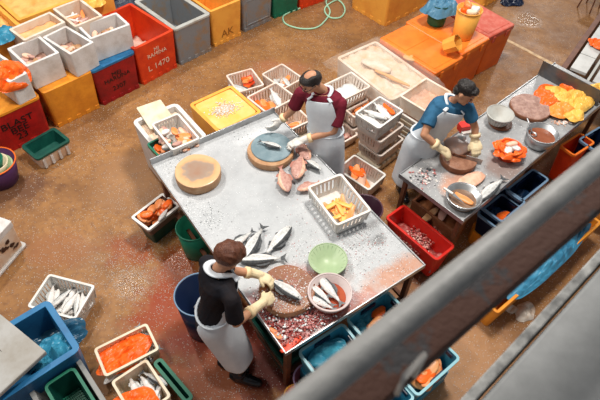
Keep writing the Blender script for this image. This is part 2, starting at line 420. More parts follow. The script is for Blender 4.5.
def fillslab(root, L, W, z, M_, name='filling', label='', cat='filling', amp=.02, seed=0, nx=14, ny=10):
    """a heap of loose material lying in a container, solid down to its floor"""
    mb = MB(); top = []
    z0 = root.location.z
    for j in range(ny + 1):
        row = []
        for i in range(nx + 1):
            x = (i / nx - .5) * L; y = (j / ny - .5) * W
            row.append(V((x, y, z + amp * 2 * noise.fractal(V((x * 9 + seed, y * 9, seed * 1.7)), 1, 2, 4) - amp * .4 * ((2 * i / nx - 1) ** 2 + (2 * j / ny - 1) ** 2))))
        top.append(row)
    mb.loft(top, False, False, False)
    n = nx + 1; off = len(mb.v); base_z = max(.015, z - .12)
    edge = [i for i in range(n)] + [j * n + nx for j in range(1, ny + 1)] + [ny * n + i for i in range(nx - 1, -1, -1)] + [j * n for j in range(ny - 1, 0, -1)]
    bot = [V((mb.v[i].x, mb.v[i].y, base_z)) for i in edge]; mb.v += bot; k = len(edge)
    for i in range(k): mb.f.append((edge[(i + 1) % k], edge[i], off + i, off + (i + 1) % k)); mb.m.append(0)
    mb.f.append(tuple(off + i for i in range(k))); mb.m.append(0)
    o = mb.obj(name, M_, None, True); o.location = root.location; o.rotation_euler = root.rotation_euler
    return tag(o, label, cat, kind='stuff')
def place(root, x, y, z=0.0):
    return V(root.location) + Matrix.Rotation(root.rotation_euler.z, 3, 'Z') @ V((x, y, z))

# ------------------------------------------------------------------ fish and pieces
def fish_mesh(kind='silver'):
    mb = MB(); n = 12; prof = [(0, .012, .010), (.04, .05, .035), (.14, .10, .062), (.28, .135, .075), (.45, .14, .072), (.62, .11, .055), (.78, .06, .032), (.88, .032, .016), (.93, .030, .010)]
    if kind == 'snapper': prof = [(x, h * 1.45, w_ * 1.15) for x, h, w_ in prof]
    rings = []
    for x, h, w_ in prof:
        rings.append([V((x - .5, h * math.cos(2 * PI * k / n), w_ * math.sin(2 * PI * k / n) + 0)) for k in range(n)])
    # lies on its side: back towards +y, belly towards -y
    mb.loft(rings)
    for i, f in enumerate(mb.f):
        c = sum((mb.v[j] for j in f), V()) / len(f)
        mb.m[i] = 1 if c.y > .045 * (1 if kind == 'silver' else 5) else (2 if c.y < -.05 else 0)
    return mb
def fish_tail(kind):
    mb = MB(); t = .006
    pts = [(.42, .028), (.47, .05), (.57, .125), (.53, .03), (.515, 0), (.53, -.03), (.57, -.125), (.47, -.05), (.42, -.028)]
    n = len(pts)
    mb.add([V((x, y, t)) for x, y in pts] + [V((x, y, -t)) for x, y in pts], [(0, 1, 2, 3, 4), (0, 4, 8), (8, 4, 5, 6, 7)] + [(n + 4, n + 3, n + 2, n + 1, n), (n + 8, n + 4, n), (n + 7, n + 6, n + 5, n + 4, n + 8)] + [(i, i + n, (i + 1) % n + n, (i + 1) % n) for i in range(n)])
    return mb
def fish_fins(kind, which=0):
    mb = MB(); k = 1.4 if kind == 'snapper' else 1
    for pts in (([(-.15, .12 * k), (-.05, .185 * k), (.12, .165 * k), (.2, .09 * k)], [(.1, -.10 * k), (.14, -.155 * k), (.24, -.11 * k), (.24, -.06 * k)], [(-.2, -.11 * k), (-.14, -.17 * k), (-.08, -.16 * k), (-.1, -.12 * k)])[which],) if which < 3 else ():
        t = .004; n = 4
        mb.add([V((x, y, t)) for x, y in pts] + [V((x, y, -t)) for x, y in pts], [(0, 1, 2, 3), (7, 6, 5, 4)] + [(i, i + n, (i + 1) % n + n, (i + 1) % n) for i in range(n)])
    if which < 3: return mb
    pts = [V((-.22, -.01, .07 * k * .9)), V((-.12, .02, .085 * k * .9)), V((-.09, -.04, .075 * k * .9))]
    mb.add(pts + [p - V((0, 0, .006)) for p in pts], [(0, 1, 2), (5, 4, 3), (0, 3, 4, 1), (1, 4, 5, 2), (2, 5, 3, 0)])
    return mb
PROTO = {}
def fish(kind, label, loc, rz, L, group=None, tilt=0.0, flip=False, parts=True, roll=0.0):
    if kind not in PROTO:
        if kind == 'silver': ms = [M_silver, M_fdark, M_belly]; fm = M_fdark
        elif kind == 'pale': ms = [M_belly, M_silver, M_belly]; fm = M_silver
        else: ms = [M_redfish, M_redfish, M_paleflesh]; fm = M_pfin
        k = 'silver' if kind == 'pale' else kind
        PROTO[kind] = (fish_mesh(k).mesh('body', ms, True), fish_tail(k).mesh('tail_fin', fm), fish_fins(k, 0).mesh('dorsal_fin', fm), fish_fins(k, 1).mesh('anal_fin', fm), fish_fins(k, 2).mesh('belly_fin', fm),
                       MB().revolve([(.001, -.008), (.010, -.006), (.014, 0), (.010, .006), (.001, .008)], 8).mesh('eye', M_eye, True))
    me = PROTO[kind]
    r = thing('fish', label, 'fish', loc, rz, group); r.rotation_euler = (PI + roll if flip else roll, tilt, rz)
    kids = [('body', me[0]), ('tail_fin', me[1])] + ([('dorsal_fin', me[2]), ('anal_fin', me[3]), ('belly_fin', me[4]), ('eye', me[5])] if parts else [])
    for nm, mm in kids:
        o = bpy.data.objects.new(nm, mm); COL.objects.link(o); o.parent = r; o.scale = (L, L, L)
        if nm == 'body': body_ = o
        if nm == 'eye': o.parent = body_; o.scale = (1, 1, 1); o.location = V((-.41, .012, .047 * (1.15 if kind == 'snapper' else 1)))
        if nm == 'never': o.location = V((-.41, .012, .047 * (1.15 if kind == 'snapper' else 1))) * L; o.scale = (L, L, L)
    return r
def chunk_mesh(seed, L, W, T, M_, name, bend=.0, stripes=False):
    mb = MB(); nx, ny = 10, 6; r_ = random.Random(seed); rings = []
    for i in range(nx + 1):
        u = i / nx; wv = math.sin(PI * min(max(u * .92 + .04, 0), 1)) ** .45
        ring = []
        for k in range(12):
            a = 2 * PI * k / 12
            y = W / 2 * wv * math.copysign(abs(math.cos(a)) ** .6, math.cos(a)); z = T / 2 * (0.35 + .65 * wv) * math.copysign(abs(math.sin(a)) ** .6, math.sin(a))
            p = V(((u - .5) * L, y, z)); q = noise.noise_vector(p * 11 + V((seed * 3.1, 0, 0)))
            p += q * .010; p.z += bend * (u - .5) ** 2 * L
            ring.append(p)
        rings.append(ring)
    mb.loft(rings); return mb.mesh(name, M_, True)
CH = {}
def piece(name, label, cat, M_, loc, rz, L=.15, W=.08, T=.03, group=None, tilt=0.0, roll=0.0, var=0, bend=.25):
    key = (M_.name, var, round(L, 2), round(W, 2), round(T, 2))
    if key not in CH: CH[key] = chunk_mesh(var + 1, L, W, T, M_, name, bend)
    o = bpy.data.objects.new(name, CH[key]); COL.objects.link(o); o.location = loc; o.rotation_euler = (roll, tilt, rz)
    return tag(o, label, cat, group)
def crumple(name, label, cat, M_, loc, rz, L, W, Hh, seed=0, n=22, fold=1.0, thick=.003, drape=0.0, parent=None, shape=None):
    """a crumpled plastic bag: closed folded pouch"""
    mb = MB(); rings = []
    for side in (0,):
        for j in range(n + 1):
            row = []
            for i in range(n + 1):
                u, v = 2 * i / n - 1, 2 * j / n - 1
                # map the square to a disc-ish outline with ragged edge
                q = V((u * math.sqrt(1 - .4 * v * v), v * math.sqrt(1 - .4 * u * u), 0))
                rad = q.length
                ed = 1 + .34 * noise.noise(V((math.atan2(v, u) * 1.1 + seed, seed * 2.3, 0))) * rad
                x, y = q.x * L / 2 * ed, q.y * W / 2 * ed
                q3 = V((x * 5.5 / fold + seed * 7.7, y * 5.5 / fold, seed * 1.3)); w3 = noise.noise_vector(q3 * .8) * .5
                d1_ = noise.voronoi(q3 + w3)[0]; d2_ = noise.voronoi((q3 + w3) * 2.3 + V((3, 1, 2)))[0]
                rid = (d1_[1] - d1_[0]) * .9 + (d2_[1] - d2_[0]) * .35
                z = Hh * ((max(0, 1 - rad ** 2.5)) ** .6 * (.10 + .85 * rid) + .16 * rid)
                z = max(z, .001) - drape * max(0, rad - .6)
                row.append(V((x, y, z)))
            rings.append(row)
    mb.loft(rings, False, False, False)
    o = mb.obj(name, M_, parent, False)
    sm = o.modifiers.new('thick', 'SOLIDIFY'); sm.thickness = thick; sm.offset = 1
    if parent is None:
        o.location = loc; o.rotation_euler = (0, 0, rz); tag(o, label, cat)
    else: o.location = loc
    return o
def bits(name, label, cat, mats_, pts, smin, smax, seed=0, flat=.6, kind='stuff', group=None):
    """many small loose chips as one uncountable scatter; pts: list of world positions"""
    r_ = random.Random(seed); mb = MB()
    for p in pts:
        s_ = r_.uniform(smin, smax); mi = r_.randrange(len(mats_))
        rot = Matrix.Rotation(r_.uniform(0, 6.3), 3, 'Z') @ Matrix.Rotation(r_.uniform(-.7, .7), 3, 'X')
        vs = []
        for k in range(6):
            a = 2 * PI * k / 6; vs.append(V((math.cos(a) * s_ * r_.uniform(.6, 1.1), math.sin(a) * s_ * r_.uniform(.4, .9), -s_ * flat * .3)))
        for k in range(6): v = vs[k]; vs.append(V((v.x * .7, v.y * .7, s_ * flat * r_.uniform(.3, .7))))
        mb.add([V(p) + rot @ v for v in vs], [(0, 1, 7, 6), (1, 2, 8, 7), (2, 3, 9, 8), (3, 4, 10, 9), (4, 5, 11, 10), (5, 0, 6, 11), (6, 7, 8, 9, 10, 11), (5, 4, 3, 2, 1, 0)], mi)
    return tag(mb.obj(name, mats_), label, cat, group, kind)
def tub(name, label, cat, px, ztop, R, H, M_, rim=None, taper=.8, t=.012, handle=None, n=36, hmat=None, rimr=.008, group=None, zb=None):
    c = at(*px, ztop); root = thing(name, label, cat, (c.x, c.y, ztop - H), 0, group)
    m_ = MB(); rb = R * taper
    m_.revolve([(rb * .96, 0), (rb, .01), (R, H), (R - t, H), (rb - t, t), ], n); m_.obj('body', M_, root, True).data.shade_smooth()
    m_ = MB(); m_.tube([V((math.cos(2 * PI * k / n) * R, math.sin(2 * PI * k / n) * R, H)) for k in range(n)], rimr, 8, closed=True); m_.obj('rim', rim or M_, root, True)
    if handle:
        for s_ in (-1, 1):
            h = MB(); a0 = handle if handle is not True else 0
            h.tube([V((math.cos(a0 + s_ * .0 + (PI if s_ < 0 else 0) + q) * (R + e), math.sin(a0 + (PI if s_ < 0 else 0) + q) * (R + e), H - .02)) for q, e in ((-.25, .0), (-.2, .03), (0, .04), (.2, .03), (.25, 0))], .006, 8)
            h.obj('handle', hmat or rim or M_, root, True)
    return root

# ------------------------------------------------------------------ tables
ZT = .80
A_, B_, C_, D_ = (153.7, 162), (276, 114), (419, 262), (286.5, 359.5)
wA, wB, wC, wD = [at(*p, ZT) for p in (A_, B_, C_, D_)]
# rectangle aligned with the table: x along AB, y along A->D is negative
yawT = (math.atan2((wB - wA).y, (wB - wA).x) + math.atan2((wC - wD).y, (wC - wD).x) + (math.atan2((wA - wD).y, (wA - wD).x) - PI / 2) + (math.atan2((wB - wC).y, (wB - wC).x) - PI / 2)) / 4
cT = (wA + wB + wC + wD) / 4; LT = ((wB - wA).length + (wC - wD).length) / 2; WT = ((wD - wA).length + (wC - wB).length) / 2
t1 = thing('fish_table', 'large steel market table strewn with ice, between the man in maroon and the woman', 'table', (cT.x, cT.y, 0), yawT)
Rt = Matrix.Rotation(-yawT, 3, 'Z')
def tl(px, py, z=ZT): q = Rt @ (at(px, py, z) - cT); return q.x, q.y
def TS(px, py, rx, ry, c, s_): x, y = tl(px, py); return (x, y, rx, ry, c, s_)
def TF(px, py, r, s_): x, y = tl(px, py); return (x, y, r, s_)
Mtop = blotch_material('scaled_table_top', (.44, .455, .465), (.50, .51, .52), [
    TS(395, 275, .45, .16, (.50, .20, .09), .8), TS(350, 315, .5, .16, (.42, .10, .05), .85), TS(285, 340, .30, .22, (.42, .03, .02), .95), TS(265, 315, .35, .35, (.36, .03, .015), .95), TS(282, 348, .25, .18, (.50, .05, .015), .95),
    TS(300, 285, .35, .25, (.35, .06, .04), .85), TS(330, 310, .3, .16, (.30, .03, .03), .85), TS(320, 280, .3, .2, (.42, .20, .13), .6), TS(220, 165, .3, .3, (.36, .37, .38), .5), TS(378, 240, .10, .07, (.16, .16, .16), .8), TS(372, 225, .16, .06, (.25, .24, .24), .6), TS(255, 135, .35, .10, (.62, .63, .64), .7), TS(285, 190, .2, .2, (.30, .31, .32), .6)],
    (.22, .5), (.10, [TF(375, 240, .45, .55), TF(300, 255, .35, .3), TF(200, 200, .25, .4), TF(250, 130, .5, .35), TF(170, 165, .25, .6), TF(215, 225, .3, .4), TF(290, 300, .35, .30), TF(300, 325, .5, .2), TF(340, 260, .4, .4), TF(165, 175, .3, .5), TF(185, 215, .2, .5)], 85), bump=.6, grime=(.38, .39, .40), fleckcol=(.74, .75, .76))
mb = MB(); mb.box((0, 0, ZT - .02), (LT, WT, .04)); mb.obj('tabletop', Mtop, t1, bevel=.003)
mb = MB(); mb.box((0, WT / 2 + .006, ZT + .02), (LT + .024, .012, .11)); mb.box((LT / 2 + .006, 0, ZT - .01), (.012, WT, .05)); mb.box((-LT / 2 - .006, 0, ZT - .01), (.012, WT, .05)); mb.box((0, -WT / 2 - .006, ZT - .012), (LT + .024, .012, .05))
mb.obj('rim', M_steel, t1, bevel=.002)
for sx in (-1, 1):
    for sy in (-1, 1):
        mb = MB(); mb.box((sx * (LT / 2 - .06), sy * (WT / 2 - .06), .38), (.05, .05, .76)); mb.obj('leg', M_rust, t1, bevel=.004)
mb = MB()
for sx in (-1, 1): mb.box((sx * (LT / 2 - .06), 0, .22), (.035, WT - .17, .035))
for sy in (-1, 1): mb.box((0, sy * (WT / 2 - .06), .22), (LT - .17, .035, .035))
mb.obj('lower_frame', M_rust, t1)

ZU = .80
e0, e1, e2 = at(406, 171, ZU), at(463, 221, ZU), at(600, 113, ZU)
dU = ((e2 - e1).normalized() + (at(550, 61, ZU) - e0).normalized()).normalized(); nU = V((-dU.y, dU.x, 0)); WU = (e0 - e1).length * 1.0
LU = 2.95; yawU = math.atan2(dU.y, dU.x); cU = e1 + dU * LU / 2 + nU * WU / 2
t2 = thing('fish_table', 'narrow steel work table with raised back corner in front of the man in blue', 'table', (cU.x, cU.y, 0), yawU)
def ul(px, py, z=ZU): q = Matrix.Rotation(-yawU, 3, 'Z') @ (at(px, py, z) - cU); return q.x, q.y
def US(px, py, rx, ry, c, s_): x, y = ul(px, py); return (x, y, rx, ry, c, s_)
def UF(px, py, r, s_): x, y = ul(px, py); return (x, y, r, s_)
Mtop2 = blotch_material('steel_table_top', (.34, .345, .35), (.40, .40, .40), [US(455, 185, .25, .15, (.60, .30, .19), .8), US(490, 195, .25, .12, (.25, .26, .27), .6), US(505, 165, .3, .2, (.26, .14, .10), .6), US(560, 105, .4, .2, (.38, .22, .16), .6), US(425, 180, .2, .15, (.28, .27, .28), .8)],
    (.2, .42), (.05, [UF(480, 200, .25, .4), UF(430, 180, .3, .2), UF(520, 95, .3, .3)], 85), bump=.4, grime=(.27, .26, .26))
mb = MB(); mb.box((0, 0, ZU - .02), (LU, WU, .04)); mb.obj('tabletop', Mtop2, t2, bevel=.003)
mb = MB(); mb.box((0, -WU / 2 - .006, ZU + .005), (LU, .012, .07)); mb.box((-LU / 2 - .006, 0, ZU - .012), (.012, WU + .024, .055)); mb.box((0, WU / 2 + .006, ZU - .012), (LU, .012, .05)); mb.obj('rim', M_steel, t2, bevel=.002)
xe = (Matrix.Rotation(-yawU, 3, 'Z') @ (at(548, 80, ZU) - cU)).x
mb = MB(); mb.box((xe + .0, 0.02, ZU + .10), (.012, WU, .20)); mb.obj('end_panel', M_dsteel, t2, bevel=.002)
for x in (-LU / 2 + .06, -.1, LU / 2 - .1):
    for sy in (-1, 1):
        mb = MB(); mb.box((x, sy * (WU / 2 - .05), .38), (.045, .045, .76)); mb.obj('leg', M_rust, t2, bevel=.004)
mb = MB(); mb.box((0, 0, .25), (LU - .15, .035, .035)); mb.obj('lower_frame', M_rust, t2)

# ------------------------------------------------------------------ row of big fish bins along the back
def rowbin(name, label, pa, pb, H, depth, M_, rim=None, t=.045, feet=True, handles=None, taper=.025):
    a, b = at(*pa), at(*pb); d = (b - a).normalized(); n_ = V((-d.y, d.x, 0)); L = (b - a).length + 2 * taper - .01
    c = (a + b) / 2 + n_ * (depth / 2 - taper)
    r, L, W, H = bin_box(name, label, 'bin', (c, math.atan2(d.y, d.x), L, depth), H, H, M_, rim, t, taper, .04, 0.0, 'big fish bins in the back row', feet, handles)
    return r, L, W, H
def front_text(r, W, txt, size, M_, zc, x=0, lean=0.0, squash=1.0, off=.0):
    Hh = r['dims'][2]; ins = .025 * (1 - zc / Hh) + .001
    text_mesh(txt, size, 'painted_lettering', M_, r, (x, -(W / 2 - ins) - .004, zc), (PI / 2 + .05, 0, lean), squash)
Hb = .57
b0, L, W, H = rowbin('fish_bin', 'red bin with black painted letters and a yellow edge, leftmost under the foam boxes', (-8, 162), (52, 132), Hb, .62, M_red, M_yel)
front_text(b0, W, 'BLAST\nBEE\n23', .13, M_black, .27, .06, squash=1.1)
b1, L, W, H = rowbin('fish_bin', 'plain yellow bin under the foam boxes', (58, 128), (101, 107), Hb, .62, M_yel)
b2, L, W, H = rowbin('fish_bin', 'dark red bin with a blue rim under the rightmost foam box', (103, 106), (140.5, 87), Hb, .62, M_dred, M_blue)
front_text(b2, W, 'MEI\nHARUNA', .085, M_black, .36, squash=1.1); front_text(b2, W, '2307', .10, M_black, .18)
for b_ in (b0, b1, b2):
    l_, w_, h_ = b_['dims']; m_ = MB(); m_.loft([rr(l_ - .012, w_ - .012, .035, h_ - .03), rr(l_ - .012, w_ - .012, .035, h_ + .001)]); m_.obj('lid', b_.children[0].data.materials[0] if b_ is b1 else (M_yel if b_ is b0 else M_blue), b_)
b3, L, W, H = rowbin('fish_bin', 'open orange-red bin with L 1470 painted in white on its front', (143, 85.5), (178, 66.5), .6, .98, M_redor)
front_text(b3, W, 'MI\nRAMINA', .085, M_white, .42); front_text(b3, W, 'L 1470', .12, M_white, .20, squash=1.1)
fillslab(b3, L - .16, W - .16, .14, mat('melt_ice', (.66, .50, .42), .3, (.62, .25, .14), 9, .45), 'ice', 'pale melting ice in the bottom of the open orange-red bin', 'ice', .03, 3)
b4, L, W, H = rowbin('fish_bin', 'open grey bin with pale rim between the orange-red and the yellow bin', (180.5, 65.5), (212, 50), .6, .98, M_grey, M_greyrim, t=.05)
b5, L, W, H = rowbin('fish_bin', 'golden yellow bin with the letters AK on its front', (214, 47.5), (241.5, 35), .6, .98, M_yel2)
front_text(b5, W, 'AK', .17, mat('brown_marker', (.30, .12, .02), .5), .16)
b6, L, W, H = rowbin('fish_bin', 'weathered grey bin with sunken front panel, right of the yellow AK bin', (244, 32.5), (271.5, 20), .6, .95, M_grey, M_greyrim)
pn = MB(); pn.box((0, -W / 2 + .010, .50), (L * .74, .02, .02)); pn.box((0, -W / 2 + .022, .10), (L * .74, .02, .02)); pn.box((-L * .37, -W / 2 + .014, .30), (.02, .02, .42)); pn.box((L * .37, -W / 2 + .014, .30), (.02, .02, .42)); pn.obj('panel_frame', M_grey, b6, bevel=.004)
b7, L, W, H = rowbin('fish_bin', 'green bin at the top edge behind the hose', (273.5, 19), (298, 10), .6, .95, M_green)
b8, L, W, H = rowbin('fish_bin', 'orange-red bin right of the green bin at the top edge', (300, 9.5), (324, 1), .6, .95, M_redor)

# second rank behind the row
def loose_bin(px, z, H, label, M_, rim=None, **k):
    return bin_box('fish_bin', label, 'bin', quad(*px, z), z, H, M_, rim, k.pop('t', .045), k.pop('taper', .025), .04, **k)
dk, L, W, H = loose_bin([(102, 3), (128, -8), (140, 2)], .50, .50, 'dark slate bin behind the rightmost foam box', M_dgrey)
tag(crumple('plastic_sheet', '', '', M_dgrey, (0, 0, 0), 0, L * .95, W * .8, .12, 5), 'dark slate plastic sheet heaped over the bin behind the foam boxes', 'sheet')
bpy.context.scene.collection.objects[-1]
sheet = [o for o in COL.objects if o.name.startswith('plastic_sheet')][-1]; sheet.location = V(dk.location) + V((0, 0, .46)); sheet.rotation_euler = dk.rotation_euler

# foam boxes on the bins
def foam(label, px, z, H, M_=M_foam, t=.035, fill=None, zf=.16, **k):
    r, L, W, H = bin_box('foam_box', label, 'foam box', quad(*px, z), z, H, M_, None, t, .004, .02, group='foam boxes standing on the back row of bins')
    return r, L, W, H
zF = .91; hF = .335
f0 = foam('white foam box with a crumpled orange bag over its front, leftmost in the row', [(-20, 61), (-2, 52), (27, 73)], zF, hF)
f1 = foam('white foam box second from the left, on the yellow and red bins', [(6, 48.5), (39, 35.5), (60, 52.5)], zF, hF)
f2 = foam('white foam box in the middle of the row, third from the left', [(42.5, 37), (66, 25), (93.5, 42)], zF, hF)
f3 = foam('widest white foam box at the right end, above the dark red bin', [(76, 26), (116, 12.5), (131, 24.5)], zF, hF)
g1 = foam('shallow foam box full of orange mush behind the front foam boxes', [(9, 29), (50, 11), (65, 22)], .94, .34, M_foam_warm)
g2 = foam('foam box with red and white fish pieces, at the top left edge', [(52, 8.5), (80, -2), (103, 15.5)], .94, .34, M_foam_warm)
for (r, L, W, H), nm in ((g1, ''), (g2, '')):
    s_ = thing('fish_bin', 'closed bin hidden beneath the ' + ('orange mush' if nm == '' and r is g1[0] else 'fish pieces') + ' foam box', 'bin', (r.location.x, r.location.y, 0), r.rotation_euler.z)
    m_ = MB(); m_.loft([rr(L * .94, W * .94, .03, 0), rr(L, W, .03, .599)]); m_.obj('body', M_yel, s_, bevel=.004)
fillslab(g1[0], g1[1] - .075, g1[2] - .075, .25, mat('orange_mush', (.80, .40, .14), .4, (.86, .55, .34), 7, .45, .3), 'fish_paste', 'orange minced fish filling the shallow foam box', 'fish paste', .012, 1)
def heap(root, L, W, z, n, label, cat, mats_, group, seed=0, l=.13, w_=.05, t=.03, sx=.75, sy=.75, nm='fish_piece', lay=2, x0=0, y0=0):
    r_ = random.Random(seed)
    for k in range(n):
        x = r_.uniform(-.5, .5) * (L - .08) * sx + x0; y = r_.uniform(-.5, .5) * (W - .08) * sy + y0
        piece(nm, label, cat, mats_[k % len(mats_)], place(root, x, y, z + (k * lay // n) * t * .8), r_.uniform(0, 6.3), l, w_, t, group, r_.uniform(-.15, .15), r_.uniform(-.3, .3), k % 3)
heap(g2[0], g2[1], g2[2], .20, 12, 'red and white strip of fish in the top left foam box', 'fish piece', [M_salmon, M_belly, M_redfish], 'fish strips in the top left foam box', 4, .2, .05, .03)
fillslab(g2[0], g2[1] - .08, g2[2] - .08, .17, M_paleflesh, 'fish_paste', 'pink fish mush under the strips in the top left foam box', 'fish paste', .015, 5)
# contents of the front foam boxes
for (r, L, W, H), sd, lab in ((f1, 11, 'second'), (f2, 12, 'third'), (f3, 13, 'widest')):
    y0 = .0
    fillslab(r, L - .08, W - .08, .14, mat('foam_bottom_mush', (.48, .30, .23), .4, (.28, .12, .08), 8, .45), 'fish_scraps', 'pinkish fish scraps lying in the %s white foam box' % lab, 'fish scraps', .03, sd)
    heap(r, L, W, .19, 14 if lab != 'widest' else 12, 'brown-pink fish cutlet in the %s foam box' % lab, 'fish piece', [M_redfish, M_paleflesh, M_wood], 'cutlets in the %s foam box' % lab, sd, .12, .07, .035, .7, .6)
heap(f0[0], f0[1], f0[2], .18, 7, 'pale fish cutlet in the leftmost foam box', 'fish piece', [M_belly, M_paleflesh, M_salmon], 'cutlets in the leftmost foam box', 17, .12, .06, .03)
# small stains of writing on the foam fronts
bg = crumple('orange_bag', 'crumpled orange plastic bag covering the front of the leftmost foam box', 'plastic bag', M_bag, at(11, 77, .88), -.3, .46, .34, .16, 3, fold=1.2); bg.rotation_euler = (.75, .1, f0[0].rotation_euler.z)
bb = crumple('blue_bag', 'crumpled blue plastic bag on the foam boxes at the left edge', 'plastic bag', M_bbag, at(4, 36, .88), .5, .30, .36, .14, 8)
# big yellow tray
yq = quad((2, -6), (88, -42), (98, -14), .92)
yt, L, W, H = bin_box('fish_tray', 'large yellow tray of orange fish mush in the top left corner', 'tray', quad((-14, -14), (16, 24), (104, -14), .92), .92, .92, M_yel2, None, .05, .02, .03)
fillslab(yt, L - .11, W - .11, .86, mat('orange_mush2', (.86, .50, .16), .4, (.80, .30, .06), 6, .45, .4), 'fish_paste', 'orange fish mush spread over the large yellow tray', 'fish paste', .02, 9, 24, 30)
yt2, L, W, H = bin_box('fish_tray', 'yellow tray cut by the left edge, above the blue bag', 'tray', quad((-60, 20), (-6, -2), (19, 26), .90), .90, .90, M_yel2, None, .05, .02, .03)
fillslab(yt2, L - .11, W - .11, .80, MATS['orange_mush2'], 'fish_paste', 'orange fish mush in the yellow tray at the left edge', 'fish paste', .02, 19, 14, 14)
yb = crumple('yellow_bag', 'crumpled yellow plastic bag at the top edge behind the foam boxes', 'plastic bag', M_ybag, at(92, 3, .80), .8, .34, .36, .2, 12)
yh = thing('fish_bin', 'yellow bin mostly hidden behind the foam boxes under the yellow bag', 'bin', (at(94, 2, .7).x, at(94, 2, .7).y, 0), b1.rotation_euler.z)
m_ = MB(); m_.loft([rr(.40, .4, .03, 0), rr(.42, .42, .03, .80)]); m_.obj('body', M_yel2, yh, bevel=.004)

# green lined foam tray on the floor
gt, L, W, H = bin_box('foam_tray', 'low foam tray lined with a dark green liner on the floor before the red bin', 'tray', quad((21, 146), (54, 127), (70, 140), .20), .20, .20, M_foam_warm, M_dgreen, .03, .025, .04)
m_ = MB(); m_.loft([rr(L - .055, W - .055, .035, .195), rr(L - .06, W - .06, .035, .19), rr(L - .13, W - .13, .03, .06)], False, True); m_.obj('liner', M_dgreen, gt)
for k in range(4):
    m_ = MB(); m_.box(((k - 1.5) * L * .23, -W / 2 + .012, .08), (.03, .03, .13)); m_.obj('rib', M_foam, gt)
# bowl tower at left edge
bt = tub('round_tub', 'round tub with dark purple side and orange rim at the left edge', 'tub', (-7, 162), .30, .235, .30, mat('purple_plastic', (.06, .02, .07), .35), M_orange, .75)
for k, (mm, lab) in enumerate(((M_mintcol, 'pale green'), (mat('cream_bowl', (.75, .62, .42), .4), 'cream'), (M_green, 'bright green'))):
    q = thing('bowl', '%s bowl nested in the round tub at the left edge' % lab, 'bowl', (bt.location.x, bt.location.y, .10 + .055 * k))
    R_ = .19 - .035 * k; m_ = MB(); m_.revolve([(R_ * .6, 0), (R_, .14), (R_ - .012, .14), (R_ * .6 - .01, .012)], 28); m_.obj('body', mm, q, True)
# white foam box with stained side
wq = quad((-42, 204), (0, 236), (11, 221), .42)
c = at(11, 221, .42); dd = (at(0, 233, .42) - c).normalized()
ang = math.atan2(dd.y, dd.x); n2 = V((-dd.y, dd.x, 0)); n2 = n2 if n2.x < 0 else -n2
Wf, Df = .80, .55
cc = c + dd * Wf / 2 + n2 * Df / 2
wf = thing('foam_box', 'closed white foam box with blackish-brown stains on its side, cut by the left edge', 'foam box', (cc.x, cc.y, 0), math.atan2(-dd.y, -dd.x))
m_ = MB(); m_.loft([rr(Wf - .03, Df - .03, .02, 0), rr(Wf, Df, .02, .34)]); m_.obj('body', M_foam_warm, wf, bevel=.008)
m_ = MB(); m_.loft([rr(Wf + .01, Df + .01, .02, .342), rr(Wf + .01, Df + .01, .02, .42)]); m_.obj('lid', M_foam, wf, bevel=.008)
m_ = MB(); m_.loft([rr(Wf + .03, Df + .03, .03, 0), rr(Wf + .03, Df + .03, .03, .03)]); m_.obj('foot_rim', M_foam, wf, bevel=.006)
r_ = random.Random(5)
for k in range(9):
    m_ = MB(); sx = Wf / 2 - .17 + r_.uniform(-.1, .1); m_.revolve([(.001, 0), (r_.uniform(.012, .026), .001), (.001, .004)], 7, wob=.6, seed=k); o = m_.obj('stain', mat('stain_brown', (.05, .02, .012), .6), wf); o.rotation_euler = (PI / 2, 0, r_.uniform(-.2, .2)); o.location = (sx, -Df / 2 + .001, .16 + r_.uniform(-.07, .1)); o.scale = (1.5, 1, 1)

# ------------------------------------------------------------------ left foreground
fc, L, W, H = slot_crate('fish_crate', 'white slotted crate of whole silver fish on the open floor at left', quad((49, 274), (94, 286), (75, 319), .24), .24, .24, M_wcrate2, slats=11)
r_ = random.Random(3)
for k in range(14):
    lay = k // 7; x = ((k % 7) / 6 - .5) * (L - .16); y = r_.uniform(-.05, .05)
    fish('pale' if k % 3 else 'silver', 'whole silver fish in the white slotted crate on the floor', place(fc, x, y, .05 + lay * .06 + (k % 2) * .02), fc.rotation_euler.z + PI / 2 * (1 if k % 2 else -1) + r_.uniform(-.5, .5), .27, 'fish in the floor crate', r_.uniform(-.1, .1), k % 2 == 0, roll=r_.uniform(-.3, .3))
fbin, L, W, H = bin_box('fish_bin', 'deep blue bin in the lower left corner, half covered by a grey lid', 'bin', quad((-12, 412), (80, 349), (49, 297), .60), .60, .60, M_blue, None, .055, .04, .06, .0)
gl = thing('foam_board', 'large grey foam lid with a thin black mark lying over the blue bin', 'lid', at(-2, 348, .615)[:], fbin.rotation_euler.z)
q = [at(-30, 290, .615), at(48, 354, .66), at(-2, 400, .66), at(-75, 335, .615)]
m_ = MB(); Rm = Matrix.Rotation(-fbin.rotation_euler.z, 3, 'Z'); o0 = V(gl.location)
for dz in (0, .045): pass
vs = [Rm @ (p - o0) for p in q]; m_.add(vs + [v + V((0, 0, .05)) for v in vs], [(3, 2, 1, 0), (4, 5, 6, 7), (0, 1, 5, 4), (1, 2, 6, 5), (2, 3, 7, 6), (3, 0, 4, 7)]); m_.obj('panel', mat('dirty_foam', (.40, .39, .37), .6, (.30, .27, .23), 3, .45, .3, 20), gl, bevel=.012)
m_ = MB()
P1, P2, P3, P4 = [Rm @ (at(*p, .695) - o0) for p in ((-6, 345), (11, 360), (4, 371), (-12, 356))]
for u_, v_ in ((P1, P2), (P2, P3), (P3, P4)): m_.tube([u_, v_], .0035, 5)
m_.obj('marker_line', M_black, gl)
bb2 = crumple('blue_bag', 'crumpled blue plastic bag hanging inside the blue bin in the lower left', 'plastic bag', M_bbag, at(52, 356, .50), .9, .40, .28, .22, 21, fold=1.3)
